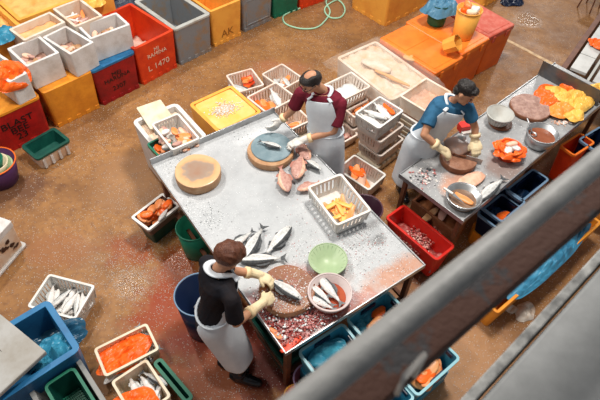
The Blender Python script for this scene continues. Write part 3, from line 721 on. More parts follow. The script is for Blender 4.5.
bb3 = crumple('blue_bag', 'crumpled dark blue wet bag deep in the blue bin beneath the grey lid', 'plastic bag', mat('dark_blue_bag', (.02, .09, .16), .3), at(52, 338, .25), .3, .6, .35, .2, 23, fold=1.3)
gb, L, W, H = bin_box('storage_box', 'grey foam box holding a dark green basket at the lower left', 'box', quad((24, 388), (77, 357), (116, 412), .46), .46, .46, mat('wet_grey_plastic', (.20, .205, .20), .4, (.30, .29, .27), 5, .45), None, .04, .02, .06, .0)
gk, L2, W2, H2 = bin_box('basket', 'dark green plastic mesh basket standing in the grey box at the lower left', 'basket', quad((44, 387), (74, 368), (100, 408), .46), .48, .30, M_dgreen, M_green, .015, .03, .04, .0)
m_ = MB()
for k in range(9): m_.box(((k / 8 - .5) * (L2 - .12), 0, .03), (.008, W2 - .1, .012))
for k in range(13): m_.box((0, (k / 12 - .5) * (W2 - .12), .036), (L2 - .1, .008, .012))
m_.obj('mesh_bottom', M_green, gk)
# two crates with orange bags
ca, L, W, H = slot_crate('fish_crate', 'white crate with orange sheet over silver fish, on the floor left of the woman', quad((94, 349), (146, 324), (159, 349), .28), .28, .26, M_cream, slats=10)
for k, (x, y, a) in enumerate(((.17, -.02, 1.4), (.12, -.10, .2), (-.1, -.12, .1), (.2, .08, 1.8), (-.15, -.10, .4), (0, -.13, -.1))):
    fish('silver' if k % 2 else 'pale', 'silver fish under the orange sheet in the upper white crate', place(ca, x, y, .12 + .012 * k), ca.rotation_euler.z + a, .28, 'fish in the upper orange sheet crate', 0, k % 2 == 1)
s1 = crumple('orange_sheet', 'folded orange plastic sheet lying in the upper white crate', 'plastic sheet', M_bag, place(ca, -.03, .01, .19), ca.rotation_euler.z + .1, .50, .30, .09, 31, fold=.9)
cb, L, W, H = slot_crate('fish_crate', 'white crate with silver fish and orange sheet at the bottom edge, left of the woman', quad((111, 382), (146, 360), (171, 396), .30), .30, .28, M_cream, slats=10)
for k, (x, y, a) in enumerate(((.0, .02, 1.2), (.07, .06, 1.7), (.1, -.06, .9), (-.03, .09, 1.5), (.14, .05, 2.0), (.05, -.1, .5))):
    fish('pale' if k % 2 else 'silver', 'silver fish in the white crate at the bottom edge', place(cb, x, y, .14 + .012 * k), cb.rotation_euler.z + a, .26, 'fish in the bottom edge crate', 0, k % 2 == 1)
s2 = crumple('orange_sheet', 'folded orange plastic sheet in the white crate at the bottom edge', 'plastic sheet', M_bag, place(cb, -.12, -.10, .22), cb.rotation_euler.z, .40, .34, .10, 35, fold=.9)
gbx, L, W, H = bin_box('fish_bin', 'dark green box with bright green rim beside the lower white crate', 'box', quad((157, 364), (161, 356), (190, 398), .20), .22, .22, M_dgreen, M_green, .02, .02, .03)
# tray of orange fish pieces left of the table
ta, L, W, H = bin_box('fish_tray', 'white-rimmed tray heaped with orange fish pieces left of the big table', 'tray', quad((133, 217), (162.5, 192), (178, 205.5), .34), .34, .16, mat('dark_tray', (.16, .11, .09), .4), M_wcrate2, .018, .03, .02)
st = thing('crate', 'dark crate beneath the tray of orange fish pieces left of the table', 'crate', (ta.location.x, ta.location.y, 0), ta.rotation_euler.z)
m_ = MB(); shell(m_, L - .08, W - .06, .179, .015, .02, .02); m_.obj('body', M_dgreen, st)
heap(ta, L, W, .06, 20, 'orange fish piece heaped in the tray left of the table', 'fish piece', [M_salmon, M_bag, M_salmon], 'orange pieces in the tray left of the table', 41, .13, .09, .045, .85, .85, lay=4)
fish('pale', 'white-bellied fish lying on the orange pieces in the tray left of the table', place(ta, .02, -.10, .17), ta.rotation_euler.z + .3, .2, parts=False)
gbk = tub('bucket', 'green plastic bucket half under the left edge of the big table', 'bucket', (193, 227), .42, .17, .42, M_green, M_green, .8)
nv = tub('bucket', 'large dark navy bucket with pale rim behind the woman in black', 'bucket', (199, 294), .60, .215, .60, M_navy, M_paleblue, .80, rimr=.007)
# stool like green crate under the table
uc, L, W, H = bin_box('fish_bin', 'dark green bin standing under the near corner of the big table', 'bin', quad((250, 318), (285, 368), (312, 350), .30), .30, .30, M_dgreen, None, .03, .03, .04)

# ------------------------------------------------------------------ behind the big table
ib, L, W, H = bin_box('ice_box', 'white foam ice chest with rounded corners behind the left end of the big table', 'ice chest', quad((133, 121), (177, 101), (207, 137), .70), .70, .66, M_foam, None, .05, .03, .07)
fillslab(ib, L - .12, W - .12, .60, M_ice, 'ice', 'crushed ice filling the white ice chest behind the table', 'ice', .012, 2)
gtub, L2, W2, H2 = bin_box('tray', 'dark green tray of orange fish on the white ice chest', 'tray', quad((147, 144), (164, 135), (180, 151), .76), .76, .10, M_dgreen, M_green, .012, .015, .03)
heap(gtub, L2, W2, .04, 5, 'orange fish piece in the dark green tray', 'fish piece', [M_salmon, M_bag], 'orange pieces in the dark green tray', 43, .11, .07, .03)
sc_, L2, W2, H2 = slot_crate('fish_crate', 'small white crate of salmon slices and fish heads standing on the ice chest', quad((152, 124), (178, 113), (199, 138), .90), .90, .19, M_wcrate2, slats=8)
heap(sc_, L2, W2, .09, 12, 'orange salmon slice in the small crate on the ice chest', 'fish piece', [M_salmon, M_salmon, M_paleflesh], 'salmon slices in the small crate on the ice chest', 44, .15, .07, .03, .6, .8, y0=-.03, x0=.04)
heap(sc_, L2, W2, .09, 9, 'pink and white fish head in the small crate on the ice chest', 'fish piece', [M_paleflesh, M_belly, M_redfish], 'fish heads in the small crate on the ice chest', 45, .10, .06, .05, .4, .8, x0=-.1)
c = quad((138, 109), (162, 100), (173, 117), .74); bd = thing('board', 'cream plastic board propped on the ice chest', 'board', (c[0].x, c[0].y, .708), c[1])
m_ = MB(); m_.loft([rr(c[2], c[3] * 1.25, .015, 0), rr(c[2], c[3] * 1.25, .015, .02)]); m_.obj('panel', M_cream, bd, bevel=.003)
yl, L, W, H = bin_box('fish_bin', 'square yellow bin topped with a shallow tray of ice behind the big table', 'bin', quad((187, 104), (231, 85.5), (264, 112), .74), .74, .70, M_yel2, None, .04, .03, .05)
m_ = MB(); m_.loft([rr(L - .09, W - .09, .04, .63), rr(L - .09, W - .09, .04, .69)]); m_.obj('inner_lid', mat('honey_plastic', (.85, .47, .10), .25, (.88, .58, .25), 4, .45), yl)
r2 = random.Random(9)
bits('ice', 'heap of white ice on the yellow bin behind the table', 'ice', [M_icew, M_ice], [place(yl, r2.gauss(-.02, .07), r2.gauss(.0, .05), .69 + r2.uniform(0, .010)) for k in range(700)], .005, .012, 4)
def behind(name, label, px, z, H, M_, crate=True, **k):
    if crate: return slot_crate(name, label, quad(*px, z), z, H, M_, **k)
    return bin_box(name, label, 'tray', quad(*px, z), z, H, M_, M_wcrate, .015, .03, .02)
wt, L, W, H = behind('fish_crate', 'white crate with a silver fish and red-orange flesh behind the yellow bin', [(225, 75), (251, 69), (265, 85)], .24, .24, M_wcrate, slats=8)
fish('silver', 'silver fish with dark head in the crate behind the yellow bin', place(wt, -.07, -.05, .14), wt.rotation_euler.z - .9, .42)
heap(wt, L, W, .10, 6, 'red-orange slab in the crate behind the yellow bin', 'fish piece', [M_bag, M_salmon, M_redor], 'red-orange slabs in the crate behind the yellow bin', 51, .17, .10, .04, .45, .6, x0=.08, y0=.04)
wu, L, W, H = behind('fish_crate', 'empty-topped white crate left of the head of the man in maroon', [(262, 74), (282, 63.5), (303, 78)], .24, .24, M_wcrate, slats=8)
heap(wu, L, W, .08, 8, 'pale fish in the crate just left of the head of the man in maroon', 'fish piece', [M_belly, M_silver, M_salmon], 'fish in the crate by the head of the man in maroon', 52, .18, .07, .04)
wv, L, W, H = behind('fish_crate', 'white crate of orange slabs and a long pale fish before the man in maroon', [(247, 97), (276, 82), (296, 97)], .46, .24, M_wcrate, slats=9)
heap(wv, L, W, .12, 8, 'bright orange slab in the crate before the man in maroon', 'fish piece', [M_bag, M_salmon, M_bag], 'orange slabs in the crate before the man in maroon', 53, .16, .10, .05, .4, .7, x0=-.10)
fish('pale', 'long pale fish in the crate before the man in maroon', place(wv, .06, 0, .20), wv.rotation_euler.z + 1.2, .38)
ww, L, W, H = behind('fish_crate', 'small white crate lying low by the table edge in front of the man in maroon', [(276, 118), (298, 107), (310, 120)], .42, .20, M_wcrate, slats=7)
heap(ww, L, W, .06, 5, 'pink piece in the small low crate by the table edge', 'fish piece', [M_paleflesh, M_salmon], 'pink pieces in the small low crate', 54, .13, .07, .04)
for r__, lab in ((wv, 'crate of orange slabs'), (ww, 'small low crate')):
    z_ = r__.location.z; L_2 = .42; q = thing('crate', 'plain cream crate supporting the ' + lab, 'crate', (r__.location.x, r__.location.y, 0), r__.rotation_euler.z)
    m_ = MB(); shell(m_, .40, .28, z_ - .002, .02, .01, .02); m_.obj('body', M_cream, q)

# crate stacks right of the man in maroon
def stackc(px, zs, H, labels, M_=M_wcrate, slats=9, gap=None):
    out = []
    for z, lab in zip(zs, labels): out.append(slot_crate('fish_crate', lab, quad(*px, zs[0]) if False else quad(*px, zs[0]), z, H, M_, slats=slats))
    # same footprint, different heights
    return out
Sk = [(323, 86), (351.5, 71), (369, 86)]
k1 = stackc(Sk, [.62, .41, .20], .20, ['upper white crate with ice behind the back of the man in maroon', 'middle crate of the stack behind the back of the man in maroon', 'lowest crate of the stack behind the back of the man in maroon'])
fillslab(k1[0][0], k1[0][1] - .07, k1[0][2] - .07, .09, M_icew, 'ice', 'grey-white ice in the upper crate behind the man in maroon', 'ice', .015, 6)
Sk2 = [(346, 107), (369, 86), (386, 99)]
k2 = stackc([(338, 103), (368, 88), (385, 102)], [.42, .21], .20, ['crate with amber fish pieces between the two crate stacks', 'lower crate with dark red pieces beside the leg of the man in maroon'], slats=8)
for o in k2: pass
heap(k2[0][0], k2[0][1], k2[0][2], .08, 6, 'amber fish piece in the crate between the two stacks', 'fish piece', [M_salmon, mat('amber_roe', (.72, .28, .03), .3), M_salmon], 'amber pieces between the two stacks', 61, .14, .09, .05)
k2c = slot_crate('fish_crate', 'small lowest crate of dark meat by the apron of the man in maroon', quad((330, 130), (344, 122), (358, 134), .16), .16, .15, M_wcrate, slats=7)
heap(k2c[0], k2c[1], k2c[2], .06, 6, 'dark red meat piece in the small lowest crate', 'meat piece', [M_bloodmeat, M_redfish], 'dark meat pieces in the small lowest crate', 62, .12, .06, .04, nm='meat_piece')
Sk3 = [(354, 113), (380, 97), (404.5, 110.5)]
k3 = [slot_crate('fish_crate', 'top crate of the tall stack, full of white-bellied fish, left of the man in blue', quad(*Sk3, .78), .78, .22, M_wcrate2, slats=10)]
k3.append(slot_crate('fish_crate', 'second crate down in the tall stack left of the man in blue', quad(*Sk3, .78), .55, .22, M_wcrate, slats=10))
k3.append(slot_crate('fish_crate', 'third crate down in the tall stack, with yellow and white pieces', quad(*Sk3, .78), .32, .20, M_wcrate, slats=10))
k3[1][0].location += V((.05, .02, 0)); k3[2][0].location += V((.09, .03, 0))
bs = thing('pallet', 'low cream pallet under the tall crate stack', 'pallet', (k3[2][0].location.x, k3[2][0].location.y, 0), k3[2][0].rotation_euler.z)
for yy in (-.12, .12):
    m_ = MB(); m_.box((0, yy, .03), (.45, .06, .06)); m_.obj('runner', M_cream, bs)
m_ = MB(); 
for k in range(5): m_.box(((k - 2) * .095, 0, .09), (.07, .34, .058))
m_.obj('slats', M_cream, bs)
r, L, W, H = k3[0]
for k in range(7):
    fish('pale', 'white-bellied fish in the top crate of the tall stack', place(r, ((k % 4) - 1.5) * .10, .03 * (k % 2), .10 + .035 * (k // 4) + .012 * k), r.rotation_euler.z + PI / 2 + (k % 3 - 1) * .25, .32, 'fish in the top crate of the tall stack', 0, k % 2 == 0)
piece('fish_piece', 'orange-red piece at the right end of the top crate of the tall stack', 'fish piece', M_bag, place(r, .16, -.02, .17), r.rotation_euler.z + 1.3, .2, .07, .04)
for q, sd, lab in ((k3[1], 63, 'second'), (k3[2], 64, 'third')):
    fillslab(q[0], q[1] - .08, q[2] - .08, .07, M_paleflesh if sd == 63 else M_ice, 'fish_scraps', 'pale fish scraps in the %s crate of the tall stack' % lab, 'fish scraps', .02, sd)
heap(k3[2][0], k3[2][1], k3[2][2], .12, 4, 'yellow fruit-like piece in the third crate of the tall stack', 'fish piece', [mat('lemon', (.80, .50, .04), .35)], 'yellow pieces in the third crate', 65, .11, .08, .05, .4, .4, x0=.12, nm='yellow_piece')
# floor tray of fish near the table
ft, L, W, H = slot_crate('fish_crate', 'pale grey crate of orange and pink fish on the floor right of the table edge', quad((337, 169), (354.5, 154.5), (386, 174.5), .24), .24, .22, M_wcrate2, slats=9)
heap(ft, L, W, .08, 7, 'pink or orange fish fillet in the floor crate right of the table', 'fish piece', [M_paleflesh, M_bag, M_salmon], 'fillets in the floor crate right of the table', 66, .24, .10, .035, .5, .5)

# crushed ice container with plastic sheet
ic, L, W, H = bin_box('ice_bin', 'wide bin heaped with crushed ice under a clear plastic sheet at the back', 'ice bin', quad((341, 58), (376, 38), (427, 80), .60), .60, .60, M_foam_warm, None, .04, .03, .05)
fillslab(ic, L - .09, W - .09, .595, M_ice, 'ice', 'crushed pinkish ice heaped in the wide bin', 'ice', .022, 14, 26, 22)
cs = quad((336, 58), (377, 33), (436, 80), .66)
m_ = MB(); rows = []
for j in range(23):
    row = []
    for i in range(27):
        u, v = i / 26 - .5, j / 22 - .5; ex = max(abs(u) * 2 - .86, abs(v) * 2 - .86, 0)
        row.append(V((u * cs[2] * 1.12, v * cs[3] * 1.14, -.9 * ex * (1 + .3 * noise.noise(V((u * 8, v * 8, 2)))) + .012 * (1 - 2 * abs(noise.noise(V((u * 7, v * 7, 9))))) + .008 * noise.noise(V((u * 25, v * 25, 4))))))
    rows.append(row)
m_.loft(rows, False, False, False)
sh = m_.obj('plastic_sheet', mat('clear_film', (.90, .80, .70), .2, alpha=.08, spec=.6), None, True); sh.location = (cs[0].x, cs[0].y, .675); sh.rotation_euler = (0, 0, cs[1]); s_ = sh.modifiers.new('t', 'SOLIDIFY'); s_.thickness = .002
tag(sh, 'clear plastic sheet spread over the crushed ice and hanging off its edges', 'plastic sheet')
# folded foam pieces lying in the ice
for (px, a, l_, w_, mm, lab) in (((376, 66), -.55, .42, .16, M_foam_warm, 'cream foam slab lying on the crushed ice'), ((392, 78), -.6, .50, .05, mat('amber_tape', (.75, .38, .14), .4), 'long amber strip lying across the crushed ice'), ((412, 58), -.2, .24, .14, MATS['amber_tape'], 'amber sheet on the crushed ice near the orange bins')):
    o = piece('foam_slab', lab, 'slab', mm, at(*px, .64), a, l_, w_, .035, None, 0, 0, 1, 0)
# white box of ice on slatted stack
wq = quad((400.5, 95.5), (426, 76), (451, 92), .72)
wb, L, W, H = bin_box('ice_box', 'white box of brownish ice on a stack of slatted trays behind the man in blue', 'box', wq, .72, .20, M_foam_warm, None, .03, .02, .03)
fillslab(wb, L - .07, W - .07, .09, mat('brown_ice', (.66, .36, .24), .4, (.74, .50, .38), 18, .45, .5), 'ice', 'brownish ice in the white box behind the man in blue', 'ice', .02, 15)
for k in range(7):
    q = thing('slatted_tray', 'cream slatted tray stacked under the white box behind the man in blue', 'tray', (wb.location.x, wb.location.y, .002 + k * .074), wb.rotation_euler.z, 'slatted trays under the white box')
    m_ = MB(); m_.loft([rr(L, W, .02, 0), rr(L + .02, W + .02, .02, .045), rr(L + .02, W + .02, .02, .058)]); m_.obj('body', M_cream if k % 2 else M_wcrate2, q, bevel=.003)
    m_ = MB()
    for i in range(5): m_.box(((i - 2) * L * .22, 0, .066), (L * .06, W * .96, .014))
    m_.obj('slats', M_dwood, q)

# orange lidded bins
def lid_bin(label, px, z, M_, Ml, seamlid=True, lidlab=None):
    c, yaw, L, W = quad(*px, z)
    r = thing('fish_bin', label, 'bin', (c.x, c.y, 0), yaw)
    m_ = MB(); m_.loft([rr(L - .06, W - .06, .03, 0), rr(L - .02, W - .02, .03, z - .075)]); m_.obj('body', M_, r, bevel=.005)
    m_ = MB(); m_.loft([rr(L - .004, W - .004, .03, z - .073), rr(L - .004, W - .004, .03, z - .012), rr(L - .03, W - .03, .03, z)]); m_.obj('lid', Ml, r, bevel=.004)
    m_ = MB()
    for yy in (-.25, .25): m_.box((0, W * yy, z + .001), (L * .80, W * .36, .010))
    m_.obj('lid_panel', Ml, r, bevel=.003)
    for k in range(2):
        m_ = MB(); m_.box(((k - .5) * L * .5, -W / 2 + .004, z - .09), (.05, .02, .09)); m_.obj('latch', Ml, r, bevel=.003)
    return r, L, W
oa = lid_bin('closed orange bin with lid, nearest the man in blue', [(436, 75), (462, 56.5), (408, 22)], .66, M_orange, M_orange2)
ob = lid_bin('closed orange bin with lid, carrying the yellow bucket', [(462.5, 56), (489, 38), (434, 6)], .66, M_orange, M_orange2)
oc = lid_bin('closed orange bin with faded pink-red lid, farthest right of the three', [(489.5, 38), (515, 24), (463, -6)], .66, M_orange, M_pinkred)
gbu = tub('bucket', 'dark green bucket on the orange bin under a blue bag', 'bucket', (440.5, 3), .66 + .012 + .30, .145, .30, M_green, M_dgreen, .84)
bl = crumple('blue_bag', 'slate-blue plastic bag draped over the dark green bucket', 'plastic bag', mat('slate_bag', (.08, .22, .34), .4), V(gbu.location) + V((.02, 0, .30)), .6, .50, .40, .08, 52, fold=.6, drape=.25)
ybu = tub('bucket', 'tall yellow bucket of fish scraps standing on the orange bin', 'bucket', (470, 9), .66 + .012 + .40, .165, .40, M_yel2, M_yel2, .80)
r2 = random.Random(31)
for k, (x, y, mm, lab) in enumerate(((-.05, .0, M_bag, 'orange crumpled scrap'), (.06, .03, M_belly, 'white fish belly'), (.02, -.07, M_cream, 'cream fish head'), (.07, -.04, M_belly, 'pale fish tail'), (-.02, .07, M_salmon, 'salmon scrap'))):
    piece('fish_scrap', lab + ' on top of the yellow bucket', 'fish scrap', mm, V(ybu.location) + V((x, y, .375 + .01 * k)), k * 1.3, .13, .08, .07, None, .2, 0, k % 3)
m_ = MB(); m_.revolve([(.125, 0), (.15, .34)], 28); o = m_.obj('fill', M_ice, ybu)
sc = thing('scoop', 'small golden plastic scoop lying on the orange bin nearest the man in blue', 'scoop', at(443, 52, .672)[:], .9)
m_ = MB(); m_.revolve([(.060, 0), (.095, .02), (.110, .20), (.102, .20), (.088, .03), (.05, .012)], 8); o = m_.obj('body', M_yel2, sc); o.rotation_euler = (.9, 0, .2); o.location = (0, 0, .075)
# yellow bins top centre
yk, L, W, H = rowbin('fish_bin', 'yellow bin at the top edge left of the green bucket', (384, 27), (427, 5), .55, .8, M_yel2)
del yk['group']
ye2 = rowbin('fish_bin', 'yellow bin at the top edge right of the yellow bucket', (482, 8), (500, -2), .5, .7, M_yel2)[0]; del ye2['group']
bk = crumple('blue_bag', 'small dark blue bag on the floor at the top edge', 'plastic bag', M_navy, at(511, 2, .0), .3, .4, .3, .18, 55)

# hose
pts = []
for px in [(300, -6), (303, 6), (318, 0), (330, -4)]: pass
hp = [(316, -12), (312, -3), (302, 7), (290, 12), (283, 17), (286, 24), (300, 28.5), (315, 28), (324, 22), (330, 12), (326, 2), (331, -3), (341, 2), (345, 10), (341, 17), (332, 18), (326, 14), (325, 8), (332, 2), (345, -4), (352, -12)]
pp = [at(*p, .014) for p in hp]
def cr(P, n=6):
    o = []
    for i in range(len(P) - 1):
        p0_, p1_, p2_, p3_ = P[max(i - 1, 0)], P[i], P[i + 1], P[min(i + 2, len(P) - 1)]
        for k in range(n):
            t = k / n; o.append(.5 * ((2 * p1_) + (p2_ - p0_) * t + (2 * p0_ - 5 * p1_ + 4 * p2_ - p3_) * t * t + (3 * p1_ - p0_ - 3 * p2_ + p3_) * t ** 3))
    return o + [P[-1]]
m_ = MB(); m_.tube(cr(pp), .013, 8); tag(m_.obj('hose', M_rope, None, True), 'mint green hose looping over the floor at the top edge', 'hose')

# ------------------------------------------------------------------ on the big table
def log_board(label, px, R, T, Ms, Mt, z0=ZT, seed=1):
    c = at(*px, z0 + T); T = T * 1.12; r = thing('chopping_block', label, 'chopping block', (c.x, c.y, z0), 0)
    m_ = MB(); m_.revolve([(R * .97, 0), (R * 1.0, T * .3), (R, T * .85), (R * .97, T - .003)], 40, wob=.05, seed=seed); m_.obj('bark_side', Ms, r, True)
    m_ = MB(); m_.revolve([(R * .99, T - .016), (R * .985, T - .003), (R * .95, T)], 40, wob=.05, seed=seed, cap0=True); m_.obj('top', Mt, r)
    return r, c
Mring = bpy.data.materials.new('ring_wood'); Mring.use_nodes = True; nt = Mring.node_tree
tc = nt.nodes.new('ShaderNodeTexCoord'); gr = nt.nodes.new('ShaderNodeVectorMath'); gr.operation = 'LENGTH'; nt.links.new(tc.outputs['Object'], gr.inputs[0])
ns = nt.nodes.new('ShaderNodeTexNoise'); ns.inputs['Scale'].default_value = 9; nt.links.new(tc.outputs['Object'], ns.inputs['Vector'])
ma = nt.nodes.new('ShaderNodeMath'); ma.operation = 'MULTIPLY_ADD'; ma.inputs[1].default_value = .14; nt.links.new(ns.outputs[0], ma.inputs[0]); nt.links.new(gr.outputs['Value'], ma.inputs[2])
rp = nt.nodes.new('ShaderNodeValToRGB'); nt.links.new(ma.outputs[0], rp.inputs[0]); e = rp.color_ramp.elements
e[0].position = .10; e[0].color = (.42, .12, .04, 1); e[1].position = .30; e[1].color = (.66, .40, .20, 1)
for p_, c_2 in ((.15, (.33, .17, .10, 1)), (.235, (.34, .25, .19, 1)), (.262, (.60, .34, .16, 1))): x_ = e.new(p_); x_.color = c_2
nt.links.new(rp.outputs[0], nt.nodes['Principled BSDF'].inputs['Base Color']); nt.nodes['Principled BSDF'].inputs['Roughness'].default_value = .3
log_board('round pale log block with a dark wet centre on the left of the big table', (197.5, 171), .225, .10, M_wood, Mring, seed=1)
lb2, c2 = log_board('round log block under the blue-grey board where the man in maroon cuts', (270.5, 150), .235, .075, M_wood, M_wood, seed=2)
bd2 = thing('cutting_board', 'round blue-grey cutting board under the gloved hands of the man in maroon', 'cutting board', (c2.x + .01, c2.y + .03, ZT + .075), 0)
m_ = MB(); m_.revolve([(.205, 0), (.212, .006), (.212, .018), (.206, .024)], 44); m_.obj('disc', mat('blue_grey_board', (.16, .23, .26), .35, (.25, .32, .35), 9, .45), bd2)
lb3, c3 = log_board('scale-covered blood-stained log block before the woman in black', (287, 289), .235, .085, M_wood, blotch_material('bloody_wood', (.20, .065, .02), (.32, .13, .05), [(.0, -.02, .10, .10, (.25, .05, .04), .6)], (.25, .45), (.25, [(-.02, -.04, .16, .5)], 95), bump=.5, grime=(.22, .05, .03), fleckcol=(.72, .70, .70)), seed=4)
# fish on board of man 1
fish('silver', 'silver fish being cut on the blue-grey board under the man in maroon\'s gloves', V((c2.x + .0, c2.y + .02, ZT + .135)), -.35 + PI, .24)
# red snappers beside the board
fish('snapper', 'pink snapper on the table below the blue-grey board, tail toward the camera', at(284, 179, .86), 1.85, .34, flip=True)
fish('snapper', 'pink snapper leaning beside the block at the table edge', at(299, 166, .87), 1.45, .36, flip=False)
fish('snapper', 'pink snapper farthest right, against the table edge behind the block', at(303, 150, .86), 2.0, .32)
fish('silver', 'grey fish among the pink snappers at the table edge', at(311, 163, .85), 2.4, .28)
fish('snapper', 'small pink snapper at the corner of the white crate on the table', at(308, 186, .85), .5, .24)
# four silver fish
fish('silver', 'silver fish farthest right of the four on the table, lying on its own', at(278.5, 240, .84), at(288, 228, .84).__sub__(at(268, 253, .84)).xy.angle_signed(V((1, 0))) + PI if False else 1.0 + PI, .40)
fish('silver', 'silver fish with raised tail, middle of the group behind the woman\'s head', at(253.5, 243, .85), 1.22, .40, flip=True)
fish('silver', 'silver fish lying level just right of the woman\'s head', at(261, 259, .84),   .12, .40, flip=True)
fish('silver', 'silver fish partly hidden at the top of the woman\'s head', at(240, 240, .84), .80, .30)
# white slotted crate on the table
tcq = quad((308, 187), (341, 173.5), (371, 210), 1.0)
tcr, L, W, H = slot_crate('fish_crate', 'white slotted crate of yellow fish strips standing on the big table', tcq, 1.0, .195, M_wcrate2, slats=7)
heap(tcr, L, W, .05, 14, 'yellow-orange fish strip in the white crate on the table', 'fish strip', [mat('yellow_fillet', (.88, .50, .14), .35, (.85, .36, .06), 12, .45), MATS['yellow_fillet'], M_salmon], 'yellow strips in the crate on the table', 71, .20, .05, .025, .45, .55, x0=-.0, y0=-.03, lay=3)
gc = tub('colander', 'pale green plastic colander on the big table', 'colander', (328, 259), .89, .165, .09, M_mintcol, M_mintcol, .62, rimr=.007)
for k in range(24):
    a = 2 * PI * k / 24; m_ = MB(); m_.tube([V((math.cos(a) * .098, math.sin(a) * .098, .013)), V((math.cos(a) * .150, math.sin(a) * .150, .085))], .0035, 5); m_.obj('rib', mat('green_rib', (.34, .46, .28), .4), gc.children[0])
pb = tub('basin', 'pale pink basin with three silver fish in red water near the front of the table', 'basin', (330, 292), .92, .178, .12, M_pinkbasin, M_pinkbasin, .80, t=.014, rimr=.009)
m_ = MB(); m_.revolve([(.001, .0), (.150, .0), (.152, .045), (.001, .045)], 30); m_.obj('red_water', mat('red_water', (.40, .09, .04), .08, (.30, .04, .02), 6, .4), pb)
for k, (x, y, a, l_) in enumerate(((.0, .055, -.95, .33), (-.075, -.005, -.75, .28), (-.07, -.075, -.5, .25))):
    fish('silver', ['silver fish farthest up in the pink basin, head over the rim', 'middle silver fish in the pink basin', 'lowest silver fish in the pink basin'][k], V(pb.location) + V((x, y, .078)), a, l_, flip=k == 1)
# red scraps heap at the near corner
r2 = random.Random(77)
def scatter(pxs, n, z, sx=6, sy=5, zz=.03):
    out = []
    while len(out) < n:
        c = r2.choice(pxs); p = at(c[0] + r2.gauss(0, sx), c[1] + r2.gauss(0, sy), z)
        q = Rt @ (p - cT)
        if abs(q.x) < LT / 2 - .02 and abs(q.y) < WT / 2 - .02: out.append(V((p.x, p.y, z + r2.uniform(0, zz))))
    return out
bits('fish_guts', 'heap of pink and dark red fish guts at the near corner of the big table', 'fish guts', [M_pinkmeat, M_bloodmeat, M_pinkmeat, M_icew, M_bloodmeat], scatter([(275, 320), (288, 325), (300, 322), (285, 335), (312, 325), (295, 312), (270, 308), (322, 318)], 1300, ZT, 8, 6), .006, .018, 5)
bits('fish_scales', 'drift of grey-white fish scales over the block before the woman', 'fish scales', [M_icew, M_silver, M_pinkmeat], scatter([(285, 302), (275, 298), (300, 300), (268, 296), (292, 284), (298, 290)], 1300, ZT + .085, 9, 5, .012), .003, .010, 6)
bits('ice_crumbs', 'loose ice crumbs and scales sprinkled on the far left part of the big table', 'ice', [M_icew, M_icew, M_steel], scatter([(165, 165), (178, 185), (190, 205), (205, 225), (180, 160), (260, 128), (240, 135), (215, 215)], 500, ZT, 7, 7, .004), .003, .009, 7)
bits('fish_scales', 'fish scales and dark crumbs strewn around the green colander on the table', 'fish scales', [M_icew, M_steel, M_icew, M_pinkmeat], scatter([(355, 240), (375, 235), (385, 250), (300, 250), (360, 270), (350, 255), (300, 215)], 700, ZT, 14, 10, .003), .003, .008, 8)
piece('guts_piece', 'bright red strip of guts at the near corner of the big table', 'fish guts', M_redor, at(291, 345, ZT + .008), .7, .20, .06, .012)
piece('guts_piece', 'orange-red strip of guts beside the near left edge of the big table', 'fish guts', M_salmon, at(276, 334, ZT + .008), -.6, .14, .05, .014, var=1)

# ------------------------------------------------------------------ right of the big table
rb, L, W, H = bin_box('basin', 'rectangular bright red basin of chopped meat beside the big table', 'basin', quad((384, 217), (404, 204), (457, 246), .45), .45, .40, mat('bright_red_plastic', (.66, .025, .015), .3, (.50, .015, .01), 5, .45), None, .015, .04, .03, .012)
fillslab(rb, L - .09, W - .09, .21, M_bloodmeat, 'meat', 'dark red chopped meat filling the red basin', 'meat', .03, 24)
r2 = random.Random(12)
bits('meat_scraps', 'pink and dark red meat chunks heaped in the red basin', 'meat', [M_pinkmeat, M_bloodmeat, M_redfish, M_bloodmeat], [place(rb, max(-.28, min(.26, r2.gauss(-.05, .15))), max(-.13, min(.13, r2.gauss(0, .08))), .23 + r2.uniform(0, .05)) for k in range(620)], .010, .026, 9)
piece('meat_piece', 'orange strip at the near right end of the red basin', 'meat piece', M_redor, place(rb, .20, -.06, .26), rb.rotation_euler.z + 1.2, .2, .06, .04)
st = thing('crate', 'low dark crate the red basin stands on', 'crate', (rb.location.x, rb.location.y, 0), rb.rotation_euler.z)
dkr = tub('bucket', 'round dark purple bucket behind the white crate at the table edge', 'bucket', (365, 208), .45, .185, .42, mat('plum_plastic', (.035, .012, .022), .2), mat('plum_rim', (.12, .05, .07), .3), .82)
m_ = MB(); m_.box((0, 0, .015), (.5, .35, .03)); m_.box((0, 0, .04), (.46, .31, .018)); m_.obj('body', M_dwood, st)
# brown wooden crate with fish
wc = quad((411, 200), (427, 189), (469, 219), .45)
bc, L, W, H = bin_box('wooden_crate', 'brown wet wooden crate with fish carcasses beside the red basin', 'crate', wc, .45, .40, M_dwood, None, .025, .01, .01)
for k, (x, y) in enumerate(((-.12, .03), (.02, -.04), (.14, .02))):
    piece('fish_carcass', 'brownish fish carcass in the wooden crate beside the red basin', 'fish carcass', [M_wood, M_redfish, M_dwood][k], place(bc, x, y, .36), bc.rotation_euler.z + .5 * k, .26, .08, .04, 'carcasses in the wooden crate', var=k)
fillslab(bc, L - .06, W - .06, .33, mat('brown_brine', (.16, .05, .02), .2, (.26, .11, .05), 9, .45), 'brine', 'brown brine in the wooden crate beside the red basin', 'brine', .008, 33)
q = bc.location; 

